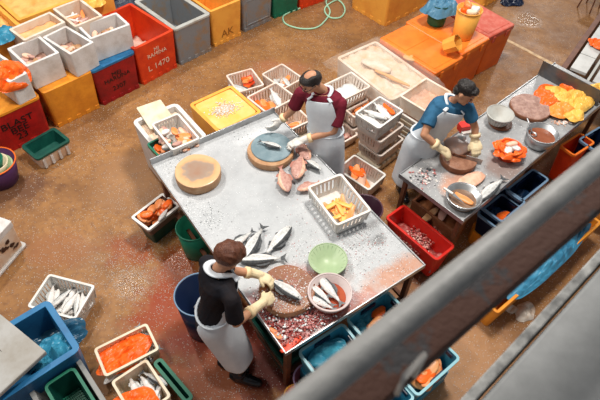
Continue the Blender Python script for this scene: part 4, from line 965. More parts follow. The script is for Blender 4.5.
# on the second table
def on2(px, z=ZU): return at(*px, z)
cbk, cc_ = log_board('thick round chopping block in front of the man in blue', (459, 157), .19, .07, M_dwood, mat('used_block_top', (.27, .12, .07), .4, (.42, .21, .13), 18, .45, .3, 70), ZU, 6)
mt = thing('meat_slab', 'large brown-grey fish head and slab on the block of the man in blue', 'fish piece', (at(458, 144, .93).x, at(458, 144, .93).y, ZU + .07), .5)
m_ = MB(); m_.revolve([(.10, 0), (.135, .02), (.125, .05), (.08, .075), (.02, .085)], 24, wob=.35, seed=3); m_.obj('flesh', mat('grey_pink_flesh', (.42, .25, .19), .35, (.30, .24, .22), 14, .45), mt, True)
m_ = MB(); m_.revolve([(.035, 0), (.05, .02), (.04, .045), (.01, .055)], 16, c=(.09, .06, .035), wob=.35, seed=9); m_.obj('grey_skin', M_silver, mt, True)
blk2, _c = log_board('broad dark-rimmed wooden disc at the far end of the steel work table', (530.5, 106.5), .225, .05, M_dwood, mat('stained_disc', (.24, .11, .075), .35, (.46, .27, .21), 16, .45, .3, 70), ZU, 8)
dsc = thing('wooden_disc', 'small brown wooden disc beneath the grey colander', 'board', on2((500, 124)) [:], 0); m_ = MB(); m_.revolve([(.12, 0), (.13, .01), (.125, .03)], 30); m_.obj('disc', M_dwood, dsc)
gcol = tub('colander', 'pale grey ribbed colander on the steel work table', 'colander', (500.5, 113.5), .95, .145, .115, M_greyrim, M_greyrim, .70, rimr=.007)
for k in range(26):
    a = 2 * PI * k / 26; m_ = MB(); m_.tube([V((math.cos(a) * .104, math.sin(a) * .104, .012)), V((math.cos(a) * .147, math.sin(a) * .147, .11))], .0035, 5); m_.obj('rib', mat('pale_rib', (.60, .60, .56), .4), gcol.children[0])
pt = tub('pot', 'round steel pot of brown liquid with a ladle on the work table', 'pot', (543, 133), .95, .165, .14, M_steel, M_steel, .88, rimr=.006)
m_ = MB(); m_.revolve([(.001, 0.012), (.142, .012), (.150, .085), (.001, .085)], 30); m_.obj('liquid', M_dliquid, pt)
ld = thing('ladle', 'steel ladle standing in the pot of brown liquid', 'ladle', (pt.location.x - .09, pt.location.y + .04, ZU + .10), 0)
m_ = MB(); m_.tube([V((-.07, .10, .12)), V((-.02, .03, .05)), V((0, 0, 0))], .008, 8); m_.obj('handle', M_steel, ld, True)
m_ = MB(); m_.revolve([(.005, -.02), (.03, -.012), (.038, .008), (.034, .008), (.027, -.008), (.004, -.015)], 18, c=(.01, -.015, 0)); m_.obj('bowl', M_steel, ld, True)
bs2 = tub('basin', 'shiny steel basin of orange liquid at the near corner of the steel work table', 'basin', (464, 195.5), .90, .168, .095, M_steel, mat('bright_steel', (.62, .62, .62), .25, metal=.8), .82, rimr=.006)
m_ = MB(); m_.revolve([(.001, .014), (.142, .014), (.147, .035), (.001, .035)], 30); m_.obj('liquid', mat('murky_liquid', (.20, .12, .08), .12, (.28, .17, .11), 6, .4), bs2)
piece('fish_piece', 'orange block of fish floating in the shiny steel basin', 'fish piece', mat('orange_block', (.70, .27, .08), .35), V(bs2.location) + V((.01, .0, .045)), -.75, .20, .075, .03)
kn = thing('knife', 'knife with a pale handle resting over the edge of the steel basin', 'knife', V(bs2.location) + V((-.10, .01, .085)), 2.4)
m_ = MB(); m_.box((.06, 0, .01), (.11, .022, .018)); m_.obj('handle', M_wcrate2, kn, bevel=.005)
m_ = MB(); m_.add([V((0, -.018, .008)), V((-.14, -.002, -.02)), V((0, .018, .008)), V((0, -.018, .011)), V((-.14, -.002, -.017)), V((0, .018, .011))], [(2, 1, 0), (3, 4, 5), (0, 1, 4, 3), (1, 2, 5, 4), (2, 0, 3, 5)]); m_.obj('blade', M_steel, kn)
# orange bag basket of fish
bk_ = tub('basket', 'round basket wrapped in a crumpled orange bag, holding white fish', 'basket', (511, 147), .94, .12, .135, M_redor, M_bag, .85, t=.01)
for k in range(9):
    a = 2 * PI * k / 9
    crumple('bag_fold', '', '', M_bag, (math.cos(a) * .11, math.sin(a) * .11, .10 - .02 * (k % 2)), 0, .13, .12, .07, 70 + k, n=10, parent=bk_)
for k, (x, y, l_) in enumerate(((0, .01, .17), (-.03, -.04, .14), (.045, .02, .14), (.02, .05, .12))):
    piece('fish_piece', 'white fish piece in the orange-wrapped basket', 'fish piece', [M_belly, M_belly, M_silver, M_paleflesh][k], V(bk_.location) + V((x, y, .09 + .012 * k)), k * 1.1, l_, .07, .05, 'fish pieces in the orange-wrapped basket', var=k % 3)
fish('silver', 'large flat silver fish along the front edge of the work table', at(492, 189, .84), yawU + .05, .42, flip=True)
piece('fillet', 'flat pale pink fillet on the work table below the block', 'fillet', M_paleflesh, at(471, 180, .825), .55, .34, .17, .03, var=2, bend=0)
r2 = random.Random(44)
bits('fish_scraps', 'pink, white and grey scraps on the near left corner of the work table', 'fish scraps', [M_pinkmeat, M_silver, M_belly, M_fdark], [at(425 + r2.gauss(0, 6.5), 176 + r2.gauss(0, 5), ZU + .005) for k in range(90)], .008, .024, 10)
bits('ice_crumbs', 'loose ice and scales strewn over the steel work table', 'ice', [M_icew, M_steel], [e1 + dU * r2.uniform(.1, 2.2) + nU * r2.uniform(.05, WU - .05) for k in range(350)], .003, .009, 11)
for i_, (px, M_, l_, w_, h_, sd, a, lab) in enumerate((((548, 93), M_bag, .34, .26, .13, 81, .9, 'bright orange bag at the back panel of the work table'), ((549, 101), M_bag, .26, .18, .12, 82, .2, 'orange bag in the middle of the bag heap'), ((560, 95), M_ybag, .20, .34, .12, 83, .4, 'upright yellow bag between the orange bags'),
      ((577, 101), M_ybag, .42, .34, .17, 84, .6, 'largest yellow bag at the right end of the heap'), ((561, 111), mat('light_orange_bag', (.93, .30, .05), .32), .32, .26, .13, 85, .5, 'light orange bag at the front of the bag heap'), ((574, 116), M_ybag, .22, .2, .10, 86, .2, 'small yellow bag near the front edge of the work table'), ((569, 90), M_bag, .2, .24, .14, 87, .8, 'small red-orange bag against the back panel'), ((598, 93), M_ybag, .3, .3, .15, 88, .1, 'yellow bag cut by the right edge of the picture'))):
    crumple('plastic_bag', lab, 'plastic bag', M_, at(*px, ZU + .03 + .01 * (i_ % 3)), a, l_, w_, h_, sd, fold=1.3)
bits('fish_scraps', 'pale pink scraps spilling from the bags on the work table', 'fish scraps', [M_paleflesh, M_belly], [at(563 + r2.gauss(0, 5), 122 + r2.gauss(0, 2), ZU + .01) for k in range(60)], .008, .02, 12)
# red box and white board behind
rbx = thing('box', 'small red box with white lid behind the block of the man in blue', 'box', on2((463, 130))[:], .3); m_ = MB(); m_.loft([rr(.12, .09, .01, 0), rr(.13, .10, .01, .09)]); m_.obj('body', mat('bright_red_plastic', (1, 0, 0)), rbx, bevel=.003)
m_ = MB(); m_.box((0.02, -.06, .015), (.14, .05, .03)); m_.obj('lid', M_wcrate2, rbx)
clv = thing('cleaver', 'large cleaver on the block, in the glove of the man in blue', 'cleaver', at(463, 157, .89)[:], at(480, 160, .89).__sub__(at(455, 153, .89)).to_2d().angle_signed(V((1, 0))))
m_ = MB(); m_.box((.11, 0, .0), (.17, .006, .075)); m_.obj('blade', M_steel, clv, bevel=.001)
m_ = MB(); m_.tube([V((-.10, 0, .01)), V((-.04, 0, .012)), V((.03, 0, .012))], [.013, .012, .010], 8); m_.obj('handle', M_dwood, clv, True)

# ------------------------------------------------------------------ crates before the work table
def bcrate(label, px, z, H, M_=M_teal, rim=M_tealrim, zb=None, hm=None, group=None, t=.014):
    r, L, W, H = bin_box('fish_crate', label, 'crate', quad(*px, z), z, H, M_, rim, t, .03, .035, .0, group)
    for s in (-1, 1):
        m_ = MB(); m_.box((s * (L / 2 - .026), 0, H - .045), (.012, W * .34, .05)); m_.obj('handle_slot', hm or M_navy, [c for c in r.children if c.name.startswith('rim')][0])
    for s in (-1, 1):
        m_ = MB(); m_.box((0, s * (W / 2 - .026), H - .045), (L * .26, .012, .05)); m_.obj('handle_slot', hm or M_navy, [c for c in r.children if c.name.startswith('rim')][0])
    return r, L, W, H
n1 = bcrate('dark navy crate under the front edge of the work table, left of two', [(502, 222), (478, 205), (503, 186)], .55, .30, M_navy, M_paleblue)
n1 = n1
n2 = bcrate('dark navy crate under the front edge of the work table, right of two', [(522, 202), (506, 190), (533, 168)], .55, .30, M_navy, M_paleblue)
for n_, lab in ((n1, 'left'), (n2, 'right')):
    crumple('dark_bag', 'dark blue wet bag inside the %s navy crate' % lab, 'plastic bag', mat('ink_bag', (.012, .04, .10), .25), place(n_[0], 0, 0, .10), .5, .26, .2, .10, 90 if lab == 'left' else 91, fold=1.2)
n3 = bcrate('navy crate with purple and orange contents near the wooden crate', [(462, 248), (477, 211), (504, 193)], .50, .26, M_navy, M_paleblue) if False else bcrate('navy crate with purple and orange bags near the wooden crate', [(477, 213), (502, 193), (524, 209)], .48, .28, M_navy, M_paleblue)
crumple('purple_bag', 'purple crumpled bag in the navy crate near the wooden crate', 'plastic bag', mat('purple_bag', (.14, .02, .16), .3), place(n3[0], -.06, .02, .14), .5, .2, .16, .10, 92, fold=1.3)
crumple('orange_bag', 'orange bag in the navy crate near the wooden crate', 'plastic bag', M_bag, place(n3[0], .05, -.06, .18), .5, .22, .16, .08, 93)
for n_, lab in ((n1, 'left navy crate'), (n2, 'right navy crate'), (n3, 'navy crate of purple bags')):
    q = thing('crate', 'yellow crate supporting the ' + lab, 'crate', (n_[0].location.x, n_[0].location.y, 0), n_[0].rotation_euler.z)
    m_ = MB(); shell(m_, n_[1] - .04, n_[2] - .03, n_[0].location.z - .002, .02, .0, .02); m_.obj('body', M_yel, q)
ob2, L, W, H = bin_box('basket', 'red-orange basket under the front edge of the work table below the pot', 'basket', quad((563, 146), (580, 131), (592, 142), .55), .55, .5, M_redor, M_orange2, .014, .03, .03)
dm = bcrate('dark blue crate at the right edge beside the bag heap', [(583, 140), (600, 124), (612, 136)], .55, .5, M_navy, M_paleblue)

# yellow bin with blue sheet, beyond the handrail
yc = quad((508, 283), (586, 205), (606, 222), .40)
yv, L, W, H = bin_box('fish_bin', 'long yellow bin on the floor between the handrail and the ledge, blue sheet on top', 'bin', quad((481, 297), (583, 207), (600, 222), .34), .34, .34, M_yel, None, .03, .03, .03)
bsht = crumple('blue_sheet', 'crumpled blue plastic sheet spread over the long yellow bin', 'plastic sheet', mat('teal_sheet', (.05, .25, .40), .35, (.03, .15, .26), 6, .45), place(yv, .02, -.03, .345), yv.rotation_euler.z, L * .80, W * 1.25, .08, 101, n=30, fold=.9, drape=.06)
nc = bcrate('navy crate with pale rim at the far right end of the long yellow bin', [(568, 222), (588, 203), (597, 212)], .52, .16, M_navy, M_paleblue)
yx = rowbin('fish_bin', 'yellow bin cut by the right edge of the picture beyond the handrail', (590, 232), (618, 204), .4, .4, M_yel2)[0]; del yx['group']
# white lump on floor
crumple('white_rag', 'crumpled whitish rag on the floor by the concrete ledge', 'rag', mat('rag', (.62, .55, .47), .7, (.40, .28, .2), 14, .45), at(525, 312), .6, .26, .18, .09, 111, fold=1.2)
crumple('white_rag', 'smaller grey-white scrap on the floor beside the end of the yellow bin', 'rag', MATS['rag'], at(511, 309), .2, .14, .12, .06, 112, fold=1.2)

# teal crates at the front edge of the big table
d1 = bcrate('teal crate lined with a blue bag, at the near corner of the big table', [(319, 383), (300, 352), (343, 321)], .60, .30)
crumple('blue_bag', 'blue plastic bag lining the teal crate at the near corner of the table', 'plastic bag', mat('sea_bag', (.07, .36, .48), .3, (.035, .22, .34), 7, .45), place(d1[0], 0, 0, .20), d1[0].rotation_euler.z, d1[1] * .86, d1[2] * .86, .13, 121, fold=1.2)
d2 = bcrate('teal crate with orange fish and blue bag along the big table\'s front edge', [(365, 342), (348, 319), (387, 288.5)], .60, .30)
crumple('blue_bag', 'blue plastic bag standing in the teal crate of orange fish', 'plastic bag', MATS['sea_bag'], place(d2[0], .05, .05, .12), d2[0].rotation_euler.z, .26, .30, .14, 122, fold=1.2)
piece('fish_piece', 'rounded orange fish half in the teal crate along the table front', 'fish piece', mat('peach_flesh', (.88, .34, .12), .35, (.9, .45, .2), 8, .45), place(d2[0], -.06, .05, .20), 1.1, .22, .12, .07, var=1)
heap(d2[0], d2[1], d2[2], .14, 5, 'orange fish scrap in the teal crate along the table front', 'fish piece', [M_bag, M_salmon], 'orange scraps in the teal crate along the table front', 123, .16, .09, .05, .5, .5)
d3 = bcrate('teal crate with orange fish at the bottom, seen below the handrail', [(418, 398), (459, 358), (444, 341)], .45, .28)
heap(d3[0], d3[1], d3[2], .13, 6, 'orange fish slab in the teal crate below the handrail', 'fish piece', [M_salmon, M_bag, MATS['peach_flesh']], 'orange slabs in the teal crate below the handrail', 124, .20, .12, .05, .45, .5)
d4 = bcrate('teal crate cut by the bottom edge below the handrail', [(380, 424), (416, 398), (400, 380)], .42, .28)
for n_, lab in ((d1, 'bag-lined teal crate'), (d2, 'teal crate of orange fish'), (d3, 'teal crate below the handrail'), (d4, 'teal crate at the bottom edge')):
    q = thing('crate', 'plain crate supporting the ' + lab, 'crate', (n_[0].location.x, n_[0].location.y, 0), n_[0].rotation_euler.z)
    m_ = MB(); shell(m_, n_[1] - .04, n_[2] - .03, n_[0].location.z - .002, .02, .0, .02); m_.obj('body', M_teal, q)
tub('bowl', 'small orange bowl on the floor near the bottom edge', 'bowl', (296, 396), .20, .10, .20, M_orange2, M_yel2, .8)
tub('bucket', 'small clear pinkish bucket beside the teal crate at the bottom edge', 'bucket', (309, 378), .30, .13, .30, mat('murky_pink', (.22, .05, .07), .25), mat('lilac_rim', (.34, .22, .34), .3), .8)

# ------------------------------------------------------------------ top right structure
zs = .75
a_, b_ = at(566, 64, zs), at(604, 10, zs); dS = (b_ - a_).normalized(); nS = V((dS.y, -dS.x, 0))
if nS.x < 0: nS = -nS
yS = math.atan2(dS.y, dS.x)
wtb = thing('counter', 'white tiled counter with a brown steel edge in the upper right corner', 'counter', (a_ + nS * .0)[:2] + (0,), yS)
sg = -1 if (Matrix.Rotation(-yS, 3, 'Z') @ nS).y < 0 else 1
m_ = MB(); m_.box((1.0, 0, .36), (2.4, .07, .72)); m_.obj('edge_beam', mat('brown_beam', (.17, .065, .035), .5, (.10, .035, .02), 8, .45), wtb, bevel=.004)
for k in range(6):
    m_ = MB(); m_.box((.18 + k * .40, sg * .17, .72), (.385, .20, .04)); m_.obj('top_panel', mat('white_tile', (.60, .60, .58), .35, (.45, .44, .42), 6, .4), wtb, bevel=.003)
m_ = MB(); m_.box((1.0, sg * .33, .735), (2.4, .03, .05)); m_.obj('rail_bar', M_greyrim, wtb)
for k in range(6):
    m_ = MB(); m_.box((.10 + k * .40, sg * .52, .70), (.385, .28, .04)); m_.obj('top_panel', MATS['white_tile'], wtb, bevel=.003)
crumple('orange_bag', 'small bright orange bag on the white counter in the upper right', 'plastic bag', M_bag, at(598, 45, .76), .3, .2, .3, .12, 131)
stl = thing('stool', 'low stool with rusty legs and an orange seat at the top right edge', 'stool', (at(588, 8, .0).x, at(588, 8, .0).y, 0), .7)
m_ = MB(); m_.loft([rr(.26, .22, .04, .40), rr(.28, .24, .04, .42), rr(.27, .23, .04, .44)]); m_.obj('seat', M_orange2, stl)
for sx in (-1, 1):
    for sy in (-1, 1):
        m_ = MB(); m_.tube([V((sx * .10, sy * .08, .40)), V((sx * .14, sy * .12, 0))], .012, 6); m_.obj('leg', M_rust, stl)
# ------------------------------------------------------------------ people
def lerp(a, b, t): return a + (b - a) * t
def ell(mb, c, axes, r, n=14, m_=10):
    """ellipsoid at c with axes (x, y, z unit vectors) and radii r"""
    rings = []
    for i in range(m_ + 1):
        ph = PI * (i + .02) / (m_ + .04); rings.append([c + axes[2] * (-math.cos(ph) * r[2]) + (axes[0] * math.cos(2 * PI * k / n) * r[0] + axes[1] * math.sin(2 * PI * k / n) * r[1]) * math.sin(ph) for k in range(n)])
    mb.loft(rings)
def limb(mb, pts, rs, n=12, side=None, flat=1.0, round0=True, round1=True):
    P = [V(p) for p in pts]; rings = []
    for i, p in enumerate(P):
        t = (P[min(i + 1, len(P) - 1)] - P[max(i - 1, 0)]).normalized()
        s_ = V(side) if side is not None else (V((0, 0, 1)).cross(t) if abs(t.z) < .9 else V((1, 0, 0)).cross(t))
        s_ = (s_ - t * s_.dot(t)).normalized(); u = t.cross(s_)
        def ring(c, r): return [c + s_ * math.cos(2 * PI * k / n) * r + u * math.sin(2 * PI * k / n) * r * flat for k in range(n)]
        if i == 0 and round0: rings += [ring(p - t * rs[0] * .95 * flat, rs[0] * .25), ring(p - t * rs[0] * .7 * flat, rs[0] * .72)]
        rings.append(ring(p, rs[i]))
        if i == len(P) - 1 and round1: rings += [ring(p + t * rs[i] * .7 * flat, rs[i] * .72), ring(p + t * rs[i] * .95 * flat, rs[i] * .25)]
    mb.loft(rings)
def ringpt(c, s_, f, a, b, n=20, sq=.85):
    out = []
    for k in range(n):
        t = 2 * PI * k / n; x, y = math.sin(t), math.cos(t)
        x = math.copysign(abs(x) ** sq, x); y = math.copysign(abs(y) ** sq, y)
        out.append(c + s_ * a * x + f * b * y)
    return out
def hand(mb, wrist, d, nrm, thumb, curl=.7, spread=.10, k=1.0, fat=1.0):
    """palm plus five fingers; d = direction, nrm = palm-side normal, thumb = side the thumb leaves"""
    d = d.normalized(); thumb = (thumb - d * thumb.dot(d)).normalized(); nrm = d.cross(thumb) if d.cross(thumb).dot(nrm) > 0 else -d.cross(thumb)
    pe = wrist + d * .085 * k
    limb(mb, [wrist - d * .01, wrist + d * .03 * k, wrist + d * .06 * k, pe], [.026 * k * fat, .034 * k * fat, .040 * k * fat, .038 * k * fat], 12, thumb, .42)
    for i, (o, l_, cu) in enumerate(((.030, .072, 0), (.010, .080, .05), (-.010, .075, .1), (-.029, .060, .18))):
        b = pe + thumb * o * k - d * .01 * k; dd = (d + thumb * o * spread * 30 * .12).normalized(); P = [b, b + dd * .018 * k]; a = 0
        for s3, fr in enumerate((.42, .32, .26)):
            a += (curl + cu) * (.35, .75, .6)[s3]
            P.append(P[-1] + (dd * math.cos(a) + nrm * math.sin(a)) * l_ * fr * k)
        limb(mb, P, [.0098 * k * fat, .0098 * k * fat, .0092 * k * fat, .0085 * k * fat, .0075 * k * fat], 8)
    tb = wrist + d * .03 * k + thumb * .028 * k; t1_ = tb + (d * .65 + thumb * .7 + nrm * .25).normalized() * .036 * k; t2_ = t1_ + (d * .9 + thumb * .15 + nrm * .45).normalized() * .030 * k
    limb(mb, [tb - thumb * .012 * k, tb, t1_, t2_], [.013 * k, .0135 * k * fat, .011 * k * fat, .009 * k * fat], 8)

def person(label, P):
    base = V((P['feet'][0].x + P['feet'][1].x, P['feet'][0].y + P['feet'][1].y, 0)) / 2
    root = thing('person', label, 'person', base[:]); O = V(base)
    sl = (P['shL'] - P['shR']); l = sl.normalized(); up = (P['neck'] - P['pelvis']).normalized(); f = l.cross(up).normalized(); l2 = up.cross(f).normalized()
    hip_l = V((l.x, l.y, 0)).normalized(); hip_f = hip_l.cross(V((0, 0, 1)))
    fm = P['build']
    pel, nk = P['pelvis'], P['neck']
    if 'hipf' in P: hip_f = P['hipf'].normalized(); hip_l = V((0, 0, 1)).cross(hip_f)
    def rings_torso(e, top=True, low=-.06):
        R = []
        prof = [(low, .155, .115), (.0, .165, .118), (.18, .150, .108), (.40, .142, .105), (.62, .158, .115), (.80, .175, .118), (.93, .165, .100), (1.0, .110, .080)]
        for t, a, b in prof:
            c = pel + (nk - pel) * t + f * P.get('hunch', 0) * -math.sin(PI * max(min(t, 1), 0)) * .06
            s_ = (hip_l * (1 - t) + l2 * t).normalized() if 0 < t < 1 else (hip_l if t <= 0 else l2)
            ff = (hip_f * (1 - max(t, 0)) + f * max(t, 0)).normalized()
            R.append((c, s_, ff, a * fm + e, b * fm + e))
        return R
    bm = MB()
    bm.loft([ringpt(*r) for r in rings_torso(0)])
    # shoulders and neck
    limb(bm, [P['shR'], nk - up * .035, P['shL']], [.052 * fm, .062 * fm, .052 * fm])
    hc = P['head']; hu = P['hup'].normalized(); hf = P['hface'].normalized(); hf = (hf - hu * hf.dot(hu)).normalized(); hl = hu.cross(hf) * 1.0
    hk = P.get('hk', 1.0)
    limb(bm, [nk - up * .05, nk + up * .02, hc - hu * .06 * hk - hf * .015], [.062, .052, .055])
    ell(bm, hc + hu * .02 * hk - hf * .012 * hk, (hl, hf, hu), (.074 * hk, .096 * hk, .092 * hk), 18, 14)
    ell(bm, hc - hu * .045 * hk + hf * .022 * hk, (hl, hf, hu), (.056 * hk, .062 * hk, .068 * hk), 16, 12)
    ell(bm, hc - hu * .088 * hk + hf * .060 * hk, (hl, hf, hu), (.026 * hk, .022 * hk, .020 * hk))
    limb(bm, [hc + hf * .080 * hk + hu * .012 * hk, hc + hf * .098 * hk - hu * .018 * hk, hc + hf * .104 * hk - hu * .030 * hk], [.008, .011, .013], 8)
    limb(bm, [hc + hf * .084 * hk + hu * .020 * hk - hl * .035, hc + hf * .091 * hk + hu * .022 * hk, hc + hf * .084 * hk + hu * .020 * hk + hl * .035], [.008, .009, .008], 8)
    limb(bm, [hc + hf * .073 * hk - hu * .058 * hk - hl * .018, hc + hf * .082 * hk - hu * .058 * hk, hc + hf * .073 * hk - hu * .058 * hk + hl * .018], [.006, .009, .006], 8)
    for s_ in (-1, 1):
        ell(bm, hc + hl * s_ * .076 * hk - hf * .008 * hk - hu * .012 * hk, ((hl * .4 + hf * s_ * -.2).normalized(), hf, hu), (.010, .020, .031))
    for sd in ('R', 'L'):
        limb(bm, [P['sh' + sd], lerp(P['sh' + sd], P['el' + sd], .5), P['el' + sd]], [.052 * fm, .046 * fm, .038 * fm])
        limb(bm, [P['el' + sd], lerp(P['el' + sd], P['wr' + sd], .35), P['wr' + sd]], [.039 * fm, .039 * fm, .027])
        s_ = 1 if sd == 'L' else -1
        hip = pel - V((0, 0, .04)) + hip_l * s_ * .085; ft = P['feet'][0 if sd == 'R' else 1]
        kn_ = lerp(hip, ft, .5) + hip_f * .05; ank = ft + V((0, 0, .09))
        limb(bm, [hip, lerp(hip, kn_, .5), kn_, lerp(kn_, ank, .4), ank], [.085 * fm, .075 * fm, .055, .053, .038])
        limb(bm, [ft + V((0, 0, .045)) - hip_f * .04, ft + V((0, 0, .045)) + hip_f * .10, ft + V((0, 0, .035)) + hip_f * .16], [.038, .040, .032])
        if not P['glove' + sd]:
            pass
        H_ = P['hand' + sd]; hand(bm, P['wr' + sd], H_[0], H_[1], H_[2], H_[3], k=P.get('handk', 1.05))
    for i, v in enumerate(bm.v): bm.v[i] = v - O
    body = meshobj('body', remesh(bm, .0075, 3), P['skin'], root)
    # shirt
    sm = MB(); sm.loft([ringpt(*r) for r in rings_torso(.020, low=-.10)]); k = .016
    limb(sm, [P['shR'], nk - up * .045, P['shL']], [.052 * fm + k, .060 * fm + k, .052 * fm + k])
    for sd in ('R', 'L'):
        e_ = lerp(P['sh' + sd], P['el' + sd], P.get('sleeve' + sd, P.get('sleeve', .72)))
        limb(sm, [P['sh' + sd], lerp(P['sh' + sd], e_, .6), e_], [.053 * fm + k, .056 * fm + k, .058 * fm + k], round1=False)
    for i, v in enumerate(sm.v):
        q = noise.noise_vector(v * 7) * .010 + noise.noise_vector(v * 19) * .004; sm.v[i] = v - O + q
    meshobj('shirt', remesh(sm, .009, 2), P['shirt'], root)
    cl = MB(); c0 = nk + up * .012
    cl.tube([c0 + l2 * math.cos(2 * PI * k_ / 20) * .066 + f * math.sin(2 * PI * k_ / 20) * .062 - up * .012 * math.sin(2 * PI * k_ / 20) for k_ in range(20)], .010, 8, closed=True)
    cl.v = [v - O for v in cl.v]; cl.obj('collar', P['shirt'], root, True)
    # trousers
    tm = MB()
    for sd, s_, ft in (('R', -1, P['feet'][0]), ('L', 1, P['feet'][1])):
        hip = pel - V((0, 0, .02)) + hip_l * s_ * .085; kn_ = lerp(hip, ft, .5) + hip_f * .05; ank = ft + V((0, 0, .12))
        limb(tm, [hip, lerp(hip, kn_, .5), kn_, lerp(kn_, ank, .4), ank], [.098 * fm, .088 * fm, .070, .068, .062], round1=False)
    tm.loft([ringpt(pel + V((0, 0, z)), hip_l, hip_f, .172 * fm, .13 * fm) for z in (-.12, 0, .05)])
    tm.v = [v - O for v in tm.v]; meshobj('trousers', remesh(tm, .011, 3), P['trousers'], root)
    # boots
    for s_, ft in ((-1, P['feet'][0]), (1, P['feet'][1])):
        b = MB(); limb(b, [ft + V((0, 0, .05)) - hip_f * .05, ft + V((0, 0, .052)) + hip_f * .09, ft + V((0, 0, .042)) + hip_f * .175], [.052, .052, .042]); limb(b, [ft + V((0, 0, .05)), ft + V((0, 0, .24))], [.050, .062], round1=False)
        b.v = [V((v.x - O.x, v.y - O.y, max(v.z, .001))) for v in b.v]; meshobj('boot', remesh(b, .010, 3), M_boot, root)
    # apron: bib and skirt wrapped round the front
    am = MB(); rows = []; nA = 22
    def arc(c, s_, ff, a, b, th, wv=0.0, seed=0):
        out = []
        for k_ in range(nA + 1):
            t = (k_ / nA * 2 - 1) * th; w_ = 1 + wv * math.sin(t * 6 + seed) * (.6 + .4 * math.sin(t * 2.3 + seed))
            x, y = math.sin(t), math.cos(t)
            x = math.copysign(abs(x) ** .85, x); y = math.copysign(abs(y) ** .85, y)
            out.append(c + s_ * a * x * w_ + ff * b * y * w_)
        return out
    RT_ = rings_torso(.034)
    thp = P.get('wrap', 1.9)
    for (c, s_, ff, a, b), th, z in zip([RT_[6], RT_[5], RT_[4], RT_[3], RT_[2], RT_[1]], (.62, .78, .95, 1.25, thp, thp + .1), range(6)):
        rows.append(arc(c + ff * .004, s_, ff, a, b, th, .004))
    c, s_, ff, a, b = RT_[1]; kz = P.get('hem', .42); nS_ = 7; lean = P.get('skirt', V((0, 0, 0)))
    for i in range(1, nS_ + 1):
        t = i / nS_; z = lerp(pel.z, kz, t)
        rows.append(arc(V((c.x, c.y, z)) + lean * t + ff * .02 * t, s_, ff, a + P.get('flare', .05) * t, b + P.get('flare', .05) * .7 * t, thp + .1 - .1 * t, .02 + .035 * t, i * .12))
    am.loft(rows, False, False, False); am.v = [v - O for v in am.v]
    ao = am.obj('apron', M_apron, root, True); sq = ao.modifiers.new('s', 'SOLIDIFY'); sq.thickness = .006; sq.offset = 1; sb = ao.modifiers.new('b', 'SUBSURF'); sb.levels = 1; sb.render_levels = 1
    # straps over the shoulders behind the neck
    T6 = RT_[6]; lft = rows[0][-1]; rgt = rows[0][0]
    kk = .075 * fm + .02
    back = nk - f * .098 * fm + up * .000
    pa = [rgt, nk - l2 * .085 * fm + f * .078 * fm - up * .010, nk - l2 * .092 * fm + up * .022, nk - l2 * .060 - f * .060 + up * .030, nk - f * .078 + up * .028, nk + l2 * .060 - f * .060 + up * .030, nk + l2 * .092 * fm + up * .022, nk + l2 * .085 * fm + f * .078 * fm - up * .010, lft]
    sp_ = MB(); pth = cr([p - O for p in pa], 5); sp_.tube(pth, P.get('strap', .020), 8, flat=.35, up=tuple(up)); sp_.obj('neck_strap', M_apron, root, True)
    wb_ = MB(); c, s_, ff, a, b = RT_[2]
    wb_.tube([c + s_ * (a + .006) * math.sin(t_) + ff * (b + .006) * math.cos(t_) - O for t_ in [2 * PI * q / 24 for q in range(24)]], .012, 6, closed=True, flat=.5); wb_.obj('waist_tie', M_apron, root, True)
    kn2 = MB(); c3_ = c - ff * (b + .012) - O
    kn2.tube([c3_, c3_ - ff * .02 + s_ * .03 - V((0, 0, .08)), c3_ - ff * .025 + s_ * .05 - V((0, 0, .17))], [.012, .018, .012], 6, flat=.4); kn2.obj('tie_end', M_apron, root, True)
    # gloves
    for sd in ('R', 'L'):
        if not P['glove' + sd]: continue
        gm = MB(); H_ = P['hand' + sd]; hand(gm, P['wr' + sd], H_[0], H_[1], H_[2], H_[3], k=P.get('handk', 1.05), fat=P.get('gfat', 1.30))
        w_ = P['wr' + sd]; e_ = lerp(w_, P['el' + sd], P.get('cuff', .28))
        limb(gm, [e_, lerp(w_, e_, .5), w_ + H_[0].normalized() * .02], [P.get('cuffr', .045), .040, .036], round0=False)
        for i, v in enumerate(gm.v): gm.v[i] = v - O + noise.noise_vector(v * 30) * .002
        glo = meshobj('glove', remesh(gm, .0052, 2), P['glove' + sd], root)
        cf = MB(); limb(cf, [e_ + (e_ - w_).normalized() * .012, e_ - (e_ - w_).normalized() * .025], [P.get('cuffr', .045) + .004, P.get('cuffr', .045) + .004], round0=False, round1=False)
        cf.v = [v - O for v in cf.v]; cf.obj('glove_cuff', P.get('cuffm', M_cuff), glo, True)
    # hair
    hm = MB()
    for (o, r) in P['hair']:
        ell(hm, hc + hl * o[0] * hk + hf * o[1] * hk + hu * o[2] * hk, (hl, hf, hu), tuple(x * hk for x in r), 20, 14)
    for i, v in enumerate(hm.v): hm.v[i] = v - O + noise.noise_vector(v * 24) * .007 * P.get('messy', 1) + noise.noise_vector(v * 60) * .003 * P.get('messy', 1)
    meshobj('hair', remesh(hm, .0055, 1), P['hairm'], root)
    for s_ in (-1, 1):
        e = MB(); ell(e, hc + hl * s_ * .031 * hk + hf * .083 * hk + hu * .004 * hk - O, (hl, hf, hu), (.013, .007, .007), 10, 8); e.obj('eye', M_eye, root, True)
    mo = MB(); limb(mo, [hc + hf * .082 * hk - hu * .060 * hk - hl * .016 - O, hc + hf * .090 * hk - hu * .059 * hk - O, hc + hf * .082 * hk - hu * .060 * hk + hl * .016 - O], [.003, .004, .003], 6); mo.obj('mouth', mat('lips', (.40, .13, .10), .5), root, True)
